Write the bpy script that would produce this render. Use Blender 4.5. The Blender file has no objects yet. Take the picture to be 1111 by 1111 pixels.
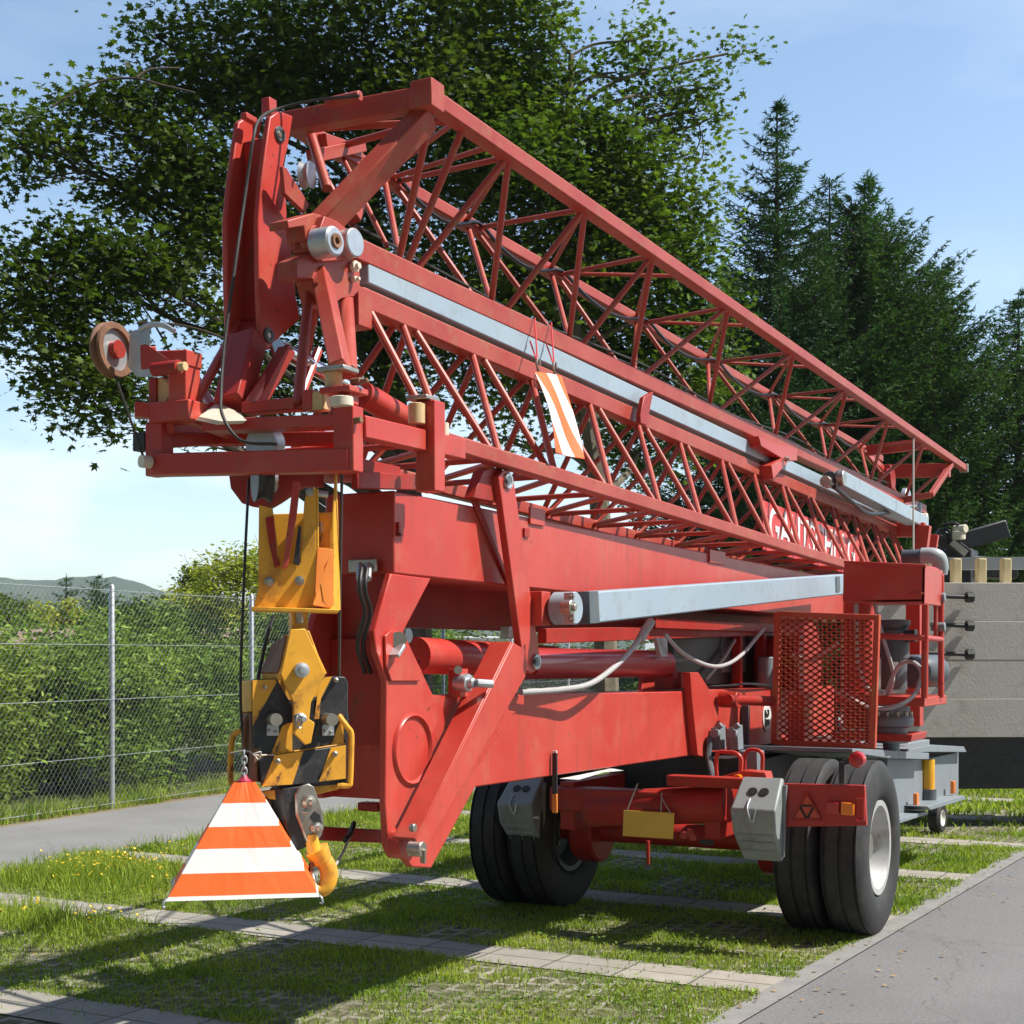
import bpy, math, random
import numpy as np
from math import sin, cos, radians, pi
from mathutils import Vector, Matrix

random.seed(7); rng = np.random.default_rng(11)
sc = bpy.context.scene
COL = sc.collection

# ------------------------------------------------------------------ camera, sky, sun, exposure
F = 1550.0; YAW = radians(28); HZ = 712.0; CX = 555.5
CAM = Vector((0, -3.31, 1.6))
FWD = Vector((cos(YAW), sin(YAW), 0)); RGT = Vector((sin(YAW), -cos(YAW), 0)); UP = Vector((0, 0, 1))
cd = bpy.data.cameras.new('camera'); cam = bpy.data.objects.new('camera', cd); COL.objects.link(cam)
cam.location = CAM
cam.rotation_euler = Matrix((RGT, UP, -FWD)).transposed().to_euler()
cd.sensor_width = 36; cd.sensor_fit = 'HORIZONTAL'; cd.lens = 36 * F / 1111
cd.shift_x = 0; cd.shift_y = (HZ - 555.5) / 1111
cd.clip_start = 0.1; cd.clip_end = 8000
sc.camera = cam

SUN = Vector((.27, -.64, .90)).normalized()
elev = math.asin(SUN.z); azim = math.atan2(SUN.x, SUN.y)
w = bpy.data.worlds.new('World'); sc.world = w; w.use_nodes = True
nt = w.node_tree; nt.nodes.clear()
def N(t, k, **kw):
    n = t.nodes.new(k)
    for a, b in kw.items():
        if a.startswith('i_'):
            n.inputs[a[2:].replace('_', ' ')].default_value = b
        else: setattr(n, a, b)
    return n
out = N(nt, 'ShaderNodeOutputWorld'); bg = N(nt, 'ShaderNodeBackground')
sky = N(nt, 'ShaderNodeTexSky', sky_type='NISHITA', sun_disc=False, sun_elevation=elev, sun_rotation=azim,
        air_density=1.0, dust_density=1.3, ozone_density=1.1, altitude=400)
# thin cirrus and low bright cloud, laid out by direction in the sky dome
geo = N(nt, 'ShaderNodeTexCoord')
mp = N(nt, 'ShaderNodeMapping'); mp.inputs['Scale'].default_value = (1.3, 2.6, 9); mp.inputs['Rotation'].default_value = (0.15, 0.1, 0.6)
nz = N(nt, 'ShaderNodeTexNoise'); nz.inputs['Scale'].default_value = 1.6; nz.inputs['Detail'].default_value = 6; nz.inputs['Roughness'].default_value = .55
cr = N(nt, 'ShaderNodeValToRGB'); cr.color_ramp.elements[0].position = .46; cr.color_ramp.elements[1].position = .78
cr.color_ramp.elements[0].color = (0, 0, 0, 1); cr.color_ramp.elements[1].color = (.75, .75, .75, 1)
sep = N(nt, 'ShaderNodeSeparateXYZ')
low = N(nt, 'ShaderNodeMapRange'); low.inputs[1].default_value = .01; low.inputs[2].default_value = .30; low.inputs[3].default_value = .72; low.inputs[4].default_value = .0
mp2 = N(nt, 'ShaderNodeMapping'); mp2.inputs['Scale'].default_value = (5, 5, 13)
nz2 = N(nt, 'ShaderNodeTexNoise'); nz2.inputs['Scale'].default_value = 1.5; nz2.inputs['Detail'].default_value = 7
cr2 = N(nt, 'ShaderNodeValToRGB'); cr2.color_ramp.elements[0].position = .43; cr2.color_ramp.elements[1].position = .60
lowm = N(nt, 'ShaderNodeMath', operation='MULTIPLY'); lowa = N(nt, 'ShaderNodeMath', operation='MULTIPLY'); lowa.inputs[1].default_value = .55
half = N(nt, 'ShaderNodeMath', operation='MULTIPLY_ADD'); half.inputs[1].default_value = .85; half.inputs[2].default_value = .14
mx = N(nt, 'ShaderNodeMath', operation='MAXIMUM')
cir = N(nt, 'ShaderNodeMath', operation='MULTIPLY'); cir.inputs[1].default_value = .24
mix = N(nt, 'ShaderNodeMix', data_type='RGBA'); mix.inputs[7].default_value = (6.1, 6.4, 6.6, 1)
L = nt.links.new
L(geo.outputs['Generated'], mp.inputs[0]); L(mp.outputs[0], nz.inputs['Vector']); L(nz.outputs['Fac'], cr.inputs[0]); L(cr.outputs[0], cir.inputs[0])
L(geo.outputs['Generated'], sep.inputs[0]); L(sep.outputs['Z'], low.inputs[0])
L(geo.outputs['Generated'], mp2.inputs[0]); L(mp2.outputs[0], nz2.inputs['Vector']); L(nz2.outputs['Fac'], cr2.inputs[0]); L(cr2.outputs[0], half.inputs[0])
dt = N(nt, 'ShaderNodeVectorMath', operation='DOT_PRODUCT'); dt.inputs[1].default_value = (.80, .60, 0); L(geo.outputs['Generated'], dt.inputs[0])
az = N(nt, 'ShaderNodeMapRange'); az.inputs[1].default_value = .45; az.inputs[2].default_value = .95; L(dt.outputs['Value'], az.inputs[0])
lowz = N(nt, 'ShaderNodeMath', operation='MULTIPLY'); L(low.outputs[0], lowz.inputs[0]); L(az.outputs[0], lowz.inputs[1])
L(lowz.outputs[0], lowm.inputs[0]); L(half.outputs[0], lowm.inputs[1])
L(cir.outputs[0], mx.inputs[0]); L(lowm.outputs[0], mx.inputs[1])
# added dimming of the sky behind camera and overhead, cuts fill on shaded faces
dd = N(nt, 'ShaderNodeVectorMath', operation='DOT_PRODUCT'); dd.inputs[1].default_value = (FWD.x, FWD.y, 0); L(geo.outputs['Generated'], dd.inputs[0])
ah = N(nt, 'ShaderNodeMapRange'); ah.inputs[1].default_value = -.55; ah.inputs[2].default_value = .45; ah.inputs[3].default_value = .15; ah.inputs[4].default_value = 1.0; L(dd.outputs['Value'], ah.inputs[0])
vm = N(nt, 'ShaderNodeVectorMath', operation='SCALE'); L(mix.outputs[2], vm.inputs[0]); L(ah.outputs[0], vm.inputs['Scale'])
tn = N(nt, 'ShaderNodeMix', data_type='RGBA', blend_type='MULTIPLY'); tn.inputs[0].default_value = 1; tn.inputs[7].default_value = (1.0, 1.03, .99, 1); L(sky.outputs[0], tn.inputs[6])
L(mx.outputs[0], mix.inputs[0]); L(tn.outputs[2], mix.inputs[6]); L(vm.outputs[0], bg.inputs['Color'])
bg.inputs['Strength'].default_value = .15
L(bg.outputs[0], out.inputs['Surface'])

sl = bpy.data.lights.new('sun', 'SUN'); sl.energy = 4.9; sl.angle = radians(.55); sl.color = (1, .95, .87)
so = bpy.data.objects.new('sun', sl); COL.objects.link(so); so.location = (0, -20, 30)
so.rotation_euler = SUN.to_track_quat('Z', 'Y').to_euler()
vs = sc.view_settings; vs.view_transform = 'Standard'; vs.look = 'None'; vs.exposure = 0.55; vs.gamma = 1; vs.use_curve_mapping = False

# ------------------------------------------------------------------ measuring helpers (photo pixel -> metres on a known plane)
def ray(px, py): return FWD + RGT * ((px - CX) / F) + UP * ((HZ - py) / F)
def PY(px, py, y): d = ray(px, py); return CAM + d * ((y - CAM.y) / d.y)
def PX(px, py, x): d = ray(px, py); return CAM + d * ((x - CAM.x) / d.x)
def PZ(px, py, z): d = ray(px, py); return CAM + d * ((z - CAM.z) / d.z)
def PD(px, py, dep): return CAM + ray(px, py) * dep

# ------------------------------------------------------------------ materials
def mat(name, col, rough=.5, metal=0, col2=None, scale=3., detail=5, bump=0, bscale=60, spec=.5, dirt=None, dirt_amt=.0, dirt_scale=4, coat=0, isl=0, trans=0, chips=0, streak=0, chipc=(.10, .035, .02)):
    m = bpy.data.materials.new(name); m.use_nodes = True; t = m.node_tree; b = t.nodes['Principled BSDF']
    b.inputs['Roughness'].default_value = rough; b.inputs['Metallic'].default_value = metal
    b.inputs['Specular IOR Level'].default_value = spec
    if coat: b.inputs['Coat Weight'].default_value = coat; b.inputs['Coat Roughness'].default_value = .15
    l = t.links.new
    tc = N(t, 'ShaderNodeTexCoord')
    src = None
    if col2 is not None:
        n = N(t, 'ShaderNodeTexNoise'); n.inputs['Scale'].default_value = scale; n.inputs['Detail'].default_value = detail; n.inputs['Roughness'].default_value = .6
        l(tc.outputs['Object'], n.inputs['Vector'])
        r = N(t, 'ShaderNodeValToRGB'); r.color_ramp.elements[0].position = .32; r.color_ramp.elements[1].position = .68
        r.color_ramp.elements[0].color = (*col, 1); r.color_ramp.elements[1].color = (*col2, 1)
        l(n.outputs['Fac'], r.inputs[0]); src = r.outputs[0]
    if isl and col2 is not None:
        g = N(t, 'ShaderNodeNewGeometry'); r2 = N(t, 'ShaderNodeMix', data_type='RGBA'); r2.blend_type = 'MULTIPLY'
        mr = N(t, 'ShaderNodeMapRange'); mr.inputs[3].default_value = 1 - isl; mr.inputs[4].default_value = 1 + isl
        l(g.outputs['Random Per Island'], mr.inputs[0]); r2.inputs[0].default_value = 1
        l(src, r2.inputs[6]); l(mr.outputs[0], r2.inputs[7]); src = r2.outputs[2]
    if dirt is not None:
        n = N(t, 'ShaderNodeTexNoise'); n.inputs['Scale'].default_value = dirt_scale; n.inputs['Detail'].default_value = 9; n.inputs['Roughness'].default_value = .7
        l(tc.outputs['Object'], n.inputs['Vector'])
        r = N(t, 'ShaderNodeValToRGB'); r.color_ramp.elements[0].position = .52; r.color_ramp.elements[1].position = .72
        r.color_ramp.elements[0].color = (0, 0, 0, 1); r.color_ramp.elements[1].color = (dirt_amt,) * 3 + (1,)
        l(n.outputs['Fac'], r.inputs[0])
        x = N(t, 'ShaderNodeMix', data_type='RGBA'); x.inputs[7].default_value = (*dirt, 1)
        l(r.outputs[0], x.inputs[0])
        if src is not None: l(src, x.inputs[6])
        else: x.inputs[6].default_value = (*col, 1)
        src = x.outputs[2]
        rr = N(t, 'ShaderNodeMapRange'); rr.inputs[3].default_value = rough * .82; rr.inputs[4].default_value = min(1, rough * 1.25)
        l(n.outputs['Fac'], rr.inputs[0]); l(rr.outputs[0], b.inputs['Roughness'])
    if streak:
        mpn = N(t, 'ShaderNodeMapping'); mpn.inputs['Scale'].default_value = (9, 9, .9); l(tc.outputs['Object'], mpn.inputs[0])
        n = N(t, 'ShaderNodeTexNoise'); n.inputs['Scale'].default_value = 2.5; n.inputs['Detail'].default_value = 6; l(mpn.outputs[0], n.inputs['Vector'])
        r = N(t, 'ShaderNodeMapRange'); r.inputs[1].default_value = .5; r.inputs[2].default_value = .75; r.inputs[4].default_value = streak; l(n.outputs['Fac'], r.inputs[0])
        x = N(t, 'ShaderNodeMix', data_type='RGBA'); x.inputs[7].default_value = (.20, .06, .04, 1); l(r.outputs[0], x.inputs[0])
        if src is not None: l(src, x.inputs[6])
        else: x.inputs[6].default_value = (*col, 1)
        src = x.outputs[2]
    if chips:
        n = N(t, 'ShaderNodeTexNoise'); n.inputs['Scale'].default_value = 26; n.inputs['Detail'].default_value = 8; n.inputs['Roughness'].default_value = .6; l(tc.outputs['Object'], n.inputs['Vector'])
        r = N(t, 'ShaderNodeMapRange'); r.inputs[1].default_value = .665; r.inputs[2].default_value = .69; r.inputs[4].default_value = chips; l(n.outputs['Fac'], r.inputs[0])
        x = N(t, 'ShaderNodeMix', data_type='RGBA'); x.inputs[7].default_value = (*chipc, 1); l(r.outputs[0], x.inputs[0])
        if src is not None: l(src, x.inputs[6])
        else: x.inputs[6].default_value = (*col, 1)
        src = x.outputs[2]
    if src is not None: l(src, b.inputs['Base Color'])
    else: b.inputs['Base Color'].default_value = (*col, 1)
    if bump:
        n = N(t, 'ShaderNodeTexNoise'); n.inputs['Scale'].default_value = bscale; n.inputs['Detail'].default_value = 4
        l(tc.outputs['Object'], n.inputs['Vector'])
        bp = N(t, 'ShaderNodeBump'); bp.inputs['Strength'].default_value = bump; bp.inputs['Distance'].default_value = .01
        l(n.outputs['Fac'], bp.inputs['Height']); l(bp.outputs[0], b.inputs['Normal'])
    if trans:
        tr = N(t, 'ShaderNodeBsdfTranslucent'); ms = N(t, 'ShaderNodeMixShader'); ms.inputs[0].default_value = trans
        o = t.nodes['Material Output']
        if src is not None:
            bm_ = N(t, 'ShaderNodeMix', data_type='RGBA'); bm_.blend_type = 'MULTIPLY'; bm_.inputs[0].default_value = 1; bm_.inputs[7].default_value = (1.7, 1.75, .7, 1)
            l(src, bm_.inputs[6]); l(bm_.outputs[2], tr.inputs['Color'])
        else: tr.inputs['Color'].default_value = (*[c * 1.6 for c in col], 1)
        l(b.outputs[0], ms.inputs[1]); l(tr.outputs[0], ms.inputs[2]); l(ms.outputs[0], o.inputs['Surface'])
    return m

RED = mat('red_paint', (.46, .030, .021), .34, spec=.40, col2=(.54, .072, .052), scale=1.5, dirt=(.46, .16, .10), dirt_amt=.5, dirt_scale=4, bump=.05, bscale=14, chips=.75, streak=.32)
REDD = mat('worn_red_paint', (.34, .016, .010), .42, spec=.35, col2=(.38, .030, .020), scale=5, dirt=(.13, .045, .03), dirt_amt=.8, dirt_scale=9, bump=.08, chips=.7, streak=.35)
LATT = mat('weathered_red_paint', (.35, .038, .024), .44, spec=.4, col2=(.42, .075, .048), scale=3, dirt=(.34, .15, .08), dirt_amt=.7, dirt_scale=11, bump=.05, chips=.8, streak=.2)
MESHP = mat('orange_red_paint', (.52, .09, .035), .55, col2=(.50, .05, .03), scale=3, dirt=(.50, .24, .04), dirt_amt=.7, dirt_scale=6)
GREYP = mat('pale_grey_paint', (.29, .375, .45), .42, col2=(.33, .41, .48), scale=2, dirt=(.24, .23, .21), dirt_amt=.55, dirt_scale=9, bump=.03, chips=.6, chipc=(.2, .11, .07))
GREYD = mat('grey_machine_paint', (.19, .225, .255), .45, col2=(.23, .26, .285), scale=3, dirt=(.18, .17, .15), dirt_amt=.6, dirt_scale=7, bump=.03)
DGREY = mat('dark_grey_paint', (.07, .085, .10), .4, col2=(.10, .12, .135), scale=4, dirt=(.16, .14, .11), dirt_amt=.5, dirt_scale=9)
STEEL = mat('bare_steel', (.50, .48, .44), .38, .9, col2=(.40, .36, .30), scale=12, dirt=(.22, .13, .07), dirt_amt=.5, dirt_scale=20)
CHROME = mat('chromed_steel', (.80, .80, .82), .09, 1)
GALV = mat('galvanised_steel', (.44, .47, .50), .42, .7, col2=(.54, .57, .60), scale=20)
YEL = mat('yellow_paint', (.78, .37, .025), .42, col2=(.82, .41, .04), scale=3, dirt=(.26, .10, .03), dirt_amt=.8, dirt_scale=7, bump=.05, chips=.85, chipc=(.12, .05, .03))
ORG = mat('orange_paint', (.72, .17, .010), .6, col2=(.82, .27, .03), scale=3)
RUST = mat('rusty_brown_steel', (.14, .06, .035), .75, col2=(.27, .14, .075), scale=9, bump=.2)
BLK = mat('black_paint', (.018, .02, .024), .45, col2=(.03, .032, .036), scale=6, dirt=(.20, .18, .15), dirt_amt=.3, dirt_scale=30)
RUB = mat('black_rubber', (.018, .018, .019), .7, col2=(.03, .03, .03), scale=6, dirt=(.085, .08, .072), dirt_amt=.55, dirt_scale=5, bump=.12, bscale=80)
HOSEB = mat('black_hose', (.012, .012, .013), .4)
HOSEW = mat('pale_grey_hose', (.36, .35, .35), .5, col2=(.44, .43, .43), scale=9, dirt=(.16, .14, .12), dirt_amt=.6, dirt_scale=9)
TAN = mat('tan_nylon', (.62, .42, .19), .5, col2=(.70, .52, .28), scale=9, dirt=(.3, .18, .08), dirt_amt=.6)
CREAM = mat('cream_plastic', (.74, .68, .56), .5, col2=(.66, .60, .48), scale=9)
WHT = mat('white_paint', (.74, .74, .73), .45, col2=(.68, .68, .66), scale=5, dirt=(.35, .26, .16), dirt_amt=.5, dirt_scale=9)
ORF = mat('orange_fabric', (.86, .15, .018), .55, col2=(.82, .13, .015), scale=3, bump=.1, bscale=30, trans=.12)
WHF = mat('white_fabric', (.82, .82, .82), .55, col2=(.78, .78, .78), scale=3, bump=.1, bscale=30, trans=.12)
REDF = mat('red_fabric', (.62, .03, .04), .55)
PLATEY = mat('yellow_plate', (.72, .42, .05), .5, col2=(.76, .45, .07), scale=6)
LENSR = mat('red_lens', (.45, .012, .012), .12, coat=.6)
LENSO = mat('amber_lens', (.85, .22, .01), .15, coat=.5)
REFR = mat('red_reflector', (.62, .05, .02), .2, coat=.4)
CONC = mat('pale_concrete', (.54, .52, .48), .85, col2=(.59, .57, .53), scale=3, dirt=(.30, .27, .23), dirt_amt=.6, dirt_scale=5, bump=.2, bscale=50)
WOOD = mat('pale_timber', (.50, .42, .22), .8, col2=(.58, .50, .30), scale=8)
ROPE = mat('greasy_wire_rope', (.035, .035, .035), .5, .3, col2=(.06, .055, .05), scale=40)
ROPEL = mat('pale_wire_rope', (.40, .37, .33), .5, .4)
TEXTB = mat('black_lettering', (.01, .01, .01), .5)
BANNER = mat('red_banner', (.60, .06, .065), .5, col2=(.64, .08, .08), scale=4)
LETW = mat('white_lettering', (.80, .80, .79), .5)
BLUE = mat('black_plastic', (.02, .022, .026), .35)

# ------------------------------------------------------------------ mesh helpers
class MB:
    def __init__(s): s.v = []; s.f = []; s.m = []
    def add(s, vs, fs, mi=0):
        o = len(s.v); s.v += [Vector(v) for v in vs]
        for f in fs: s.f.append([i + o for i in f]); s.m.append(mi)
        return s
    def box(s, c, size, R=None, mi=0):
        c = Vector(c); h = [x / 2 for x in size]; R = R or Matrix.Identity(3)
        vs = [c + R @ Vector((a * h[0], b * h[1], d * h[2])) for a in (-1, 1) for b in (-1, 1) for d in (-1, 1)]
        return s.add(vs, [(0, 1, 3, 2), (4, 6, 7, 5), (0, 4, 5, 1), (2, 3, 7, 6), (0, 2, 6, 4), (1, 5, 7, 3)], mi)
    def beam(s, p, q, wd, ht, up=(0, 0, 1), ext=0, mi=0):
        p = Vector(p); q = Vector(q); d = (q - p).normalized(); p = p - d * ext; q = q + d * ext
        sd = d.cross(Vector(up))
        if sd.length < 1e-4: sd = d.cross(Vector((1, 0, 0)))
        sd.normalize(); u = sd.cross(d)
        R = Matrix((d, sd, u)).transposed()
        return s.box((p + q) / 2, ((q - p).length, wd, ht), R, mi)
    def path(s, pts, r, n=8, caps=True, mi=0):
        pts = [Vector(p) for p in pts]; k = len(pts)
        rs = r if isinstance(r, (list, tuple)) else [r] * k
        t0 = (pts[1] - pts[0]).normalized(); a = t0.orthogonal().normalized(); vs = []
        for i, p in enumerate(pts):
            t = (pts[min(i + 1, k - 1)] - pts[max(i - 1, 0)]).normalized()
            a = (a - t * a.dot(t)); a.normalize(); b = t.cross(a)
            vs += [p + (a * cos(2 * pi * j / n) + b * sin(2 * pi * j / n)) * rs[i] for j in range(n)]
        fs = [(i * n + j, i * n + (j + 1) % n, (i + 1) * n + (j + 1) % n, (i + 1) * n + j) for i in range(k - 1) for j in range(n)]
        if caps: fs += [tuple(range(n - 1, -1, -1)), tuple(range((k - 1) * n, k * n))]
        return s.add(vs, fs, mi)
    def tube(s, p, q, r, n=10, r2=None, mi=0): return s.path([p, q], [r, r if r2 is None else r2], n, mi=mi)
    def prism(s, pts, vec, mi=0):
        pts = [Vector(p) for p in pts]; n = len(pts); vec = Vector(vec)
        nrm = Vector((0, 0, 0))
        for i in range(n): nrm += pts[i].cross(pts[(i + 1) % n])
        if nrm.dot(vec) > 0: pts = pts[::-1]
        return s.add(pts + [p + vec for p in pts], [tuple(range(n)), tuple(range(2 * n - 1, n - 1, -1))] + [((i + 1) % n, i, n + i, n + (i + 1) % n) for i in range(n)], mi)
    def lathe(s, p, ax, prof, n=24, closed=False, mi=0):
        p = Vector(p); ax = Vector(ax).normalized(); a = ax.orthogonal().normalized(); b = ax.cross(a); k = len(prof)
        vs = [p + ax * d + (a * cos(2 * pi * j / n) + b * sin(2 * pi * j / n)) * max(r, 1e-4) for d, r in prof for j in range(n)]
        m = k if closed else k - 1
        fs = [(i * n + j, i * n + (j + 1) % n, ((i + 1) % k) * n + (j + 1) % n, ((i + 1) % k) * n + j) for i in range(m) for j in range(n)]
        if not closed:
            fs += [tuple(range(n - 1, -1, -1)), tuple(range((k - 1) * n, k * n))]
        return s.add(vs, fs, mi)
    def cyl(s, p, ax, r, h, n=20, mi=0, ch=.0):
        ch = ch or min(r, h) * .08
        return s.lathe(p, ax, [(-h / 2, r - ch), (-h / 2 + ch, r), (h / 2 - ch, r), (h / 2, r - ch)], n, mi=mi)

def crv(pts, n=8):
    P = [Vector(p) for p in pts]; P = [2 * P[0] - P[1]] + P + [2 * P[-1] - P[-2]]; o = []
    for i in range(1, len(P) - 2):
        for k in range(n):
            t = k / n; a, b, c, d = P[i - 1:i + 3]
            o.append(.5 * ((2 * b) + (c - a) * t + (2 * a - 5 * b + 4 * c - d) * t * t + (3 * b - a - 3 * c + d) * t ** 3))
    o.append(P[-2]); return o

WL = {}
def empty(name, loc, label, cat, group=None):
    o = bpy.data.objects.new(name, None); COL.objects.link(o); o.location = loc; o.empty_display_size = .2
    WL[o.name] = Vector(loc); tag(o, label, cat, group); return o
def tag(o, label=None, cat=None, group=None, kind=None):
    if label: o['label'] = label
    if cat: o['category'] = cat
    if group: o['group'] = group
    if kind: o['kind'] = kind
    return o
SPLIT = {'guide_roller', 'roller_plate', 'strut_pin', 'rope_stop', 'valve', 'ram_motor', 'ram_cap', 'ram_mount', 'hinge_boss', 'rail_clamp', 'latch', 'bolt', 'pivot_pin', 'rib', 'roller_bracket', 'chain', 'knuckle_pin', 'rest_block', 'boom', 'lifting_plate', 'wall', 'hose_coupling', 'ram_bracket', 'cheek_plate', 'web', 'front_plate'}
def islands(mb):
    par = list(range(len(mb.v)))
    def fd(i):
        while par[i] != i: par[i] = par[par[i]]; i = par[i]
        return i
    for f in mb.f:
        for j in f[1:]: par[fd(j)] = fd(f[0])
    g = {}
    for f, m in zip(mb.f, mb.m): g.setdefault(fd(f[0]), []).append((f, m))
    out = []
    for fl_ in g.values():
        idx = {}; n = MB()
        for f, m in fl_:
            for j in f:
                if j not in idx: idx[j] = len(n.v); n.v.append(mb.v[j])
            n.f.append([idx[j] for j in f]); n.m.append(m)
        out.append(n)
    return out
def build(name, mb, mats, parent=None, bev=0, smooth=True, ang=35, loc=None, label=None):
    if name in SPLIT:
        isl = islands(mb)
        if len(isl) > 1:
            r = [build_one(name, i, mats, parent, bev, smooth, ang, None, label) for i in isl]; return r[0]
    return build_one(name, mb, mats, parent, bev, smooth, ang, loc, label)
def build_one(name, mb, mats, parent=None, bev=0, smooth=True, ang=35, loc=None, label=None):
    if not isinstance(mats, (list, tuple)): mats = [mats]
    V = mb.v
    if loc is None:
        lo = Vector([min(v[i] for v in V) for i in range(3)]); hi = Vector([max(v[i] for v in V) for i in range(3)]); loc = (lo + hi) / 2
    loc = Vector(loc)
    me = bpy.data.meshes.new(name); me.from_pydata([v - loc for v in V], [], mb.f)
    for m in mats: me.materials.append(m)
    if len(mats) > 1: me.polygons.foreach_set('material_index', mb.m)
    if smooth:
        me.polygons.foreach_set('use_smooth', [True] * len(me.polygons)); me.set_sharp_from_angle(angle=radians(ang))
    o = bpy.data.objects.new(name, me); COL.objects.link(o)
    WL[o.name] = loc
    if parent is not None:
        o.parent = parent; o.location = loc - WL[parent.name]
    else: o.location = loc
    if bev:
        b = o.modifiers.new('bevel', 'BEVEL'); b.width = bev; b.segments = 2; b.limit_method = 'ANGLE'; b.angle_limit = radians(50)
    if label: o['label'] = label
    return o
def arr_mesh(name, verts, faces, mats, parent=None, loc=(0, 0, 0), smooth=False, midx=None):
    """verts (N,3), faces (M,k) numpy arrays -> one mesh object"""
    loc = np.array(loc, float)
    me = bpy.data.meshes.new(name); verts = np.asarray(verts, np.float32) - loc.astype(np.float32); faces = np.asarray(faces, np.int32)
    M, k = faces.shape
    me.vertices.add(len(verts)); me.vertices.foreach_set('co', verts.ravel())
    me.loops.add(M * k); me.loops.foreach_set('vertex_index', faces.ravel())
    me.polygons.add(M); me.polygons.foreach_set('loop_start', np.arange(0, M * k, k, dtype=np.int32)); me.polygons.foreach_set('loop_total', np.full(M, k, np.int32))
    for m in (mats if isinstance(mats, (list, tuple)) else [mats]): me.materials.append(m)
    if midx is not None: me.polygons.foreach_set('material_index', np.asarray(midx, np.int32))
    me.update(calc_edges=True); me.validate()
    o = bpy.data.objects.new(name, me); COL.objects.link(o); WL[o.name] = Vector(loc)
    if parent is not None: o.parent = parent; o.location = Vector(loc) - WL[parent.name]
    else: o.location = loc
    if smooth: me.polygons.foreach_set('use_smooth', [True] * M)
    return o
def rotmats(n, tilt=1.0, yaw=None):
    """random orientation: tilt 0 = flat facing up, 1 = any way"""
    yaw = rng.uniform(0, 2 * pi, n) if yaw is None else yaw
    th = np.clip(np.abs(rng.normal(0, .75 * tilt, n)), 0, 2.2); ph = rng.uniform(0, 2 * pi, n)
    nz_ = np.stack([np.sin(th) * np.cos(ph), np.sin(th) * np.sin(ph), np.cos(th)], 1)
    a = np.stack([np.cos(yaw), np.sin(yaw), np.zeros(n)], 1)
    a = a - nz_ * (a * nz_).sum(1, keepdims=True); a /= np.linalg.norm(a, axis=1, keepdims=True)
    b = np.cross(nz_, a)
    return np.stack([a, b, nz_], 2)
def scatter(tv, tf, pos, R, scl):
    tv = np.asarray(tv, float); tf = np.asarray(tf, int); n = len(pos); k = len(tv)
    v = np.einsum('nij,kj->nki', R, tv) * np.asarray(scl).reshape(-1, 1, 1) + pos[:, None, :]
    f = tf[None] + (np.arange(n) * k)[:, None, None]
    return v.reshape(-1, 3), f.reshape(-1, tf.shape[1])
# ------------------------------------------------------------------ setting: ground, paving, roads
def vnoise(x, y, s, seed=0):
    g = np.random.default_rng(seed).random((64, 64)); x = np.asarray(x) / s + 31.3; y = np.asarray(y) / s + 17.9
    xi = np.floor(x).astype(int); yi = np.floor(y).astype(int); fx = x - xi; fy = y - yi; fx = fx * fx * (3 - 2 * fx); fy = fy * fy * (3 - 2 * fy)
    G = lambda a, b: g[a % 64, b % 64]
    return (G(xi, yi) * (1 - fx) + G(xi + 1, yi) * fx) * (1 - fy) + (G(xi, yi + 1) * (1 - fx) + G(xi + 1, yi + 1) * fx) * fy
def yedge(X): return -1.20 - .05 * (X - 7.08)
def sheet(name, poly, z, m, sub=0):
    mb = MB(); mb.add([Vector((x, y, z)) for x, y in poly], [tuple(range(len(poly)))])
    o = build(name, mb, m, smooth=False); tag(o, kind='structure'); return o

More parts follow.
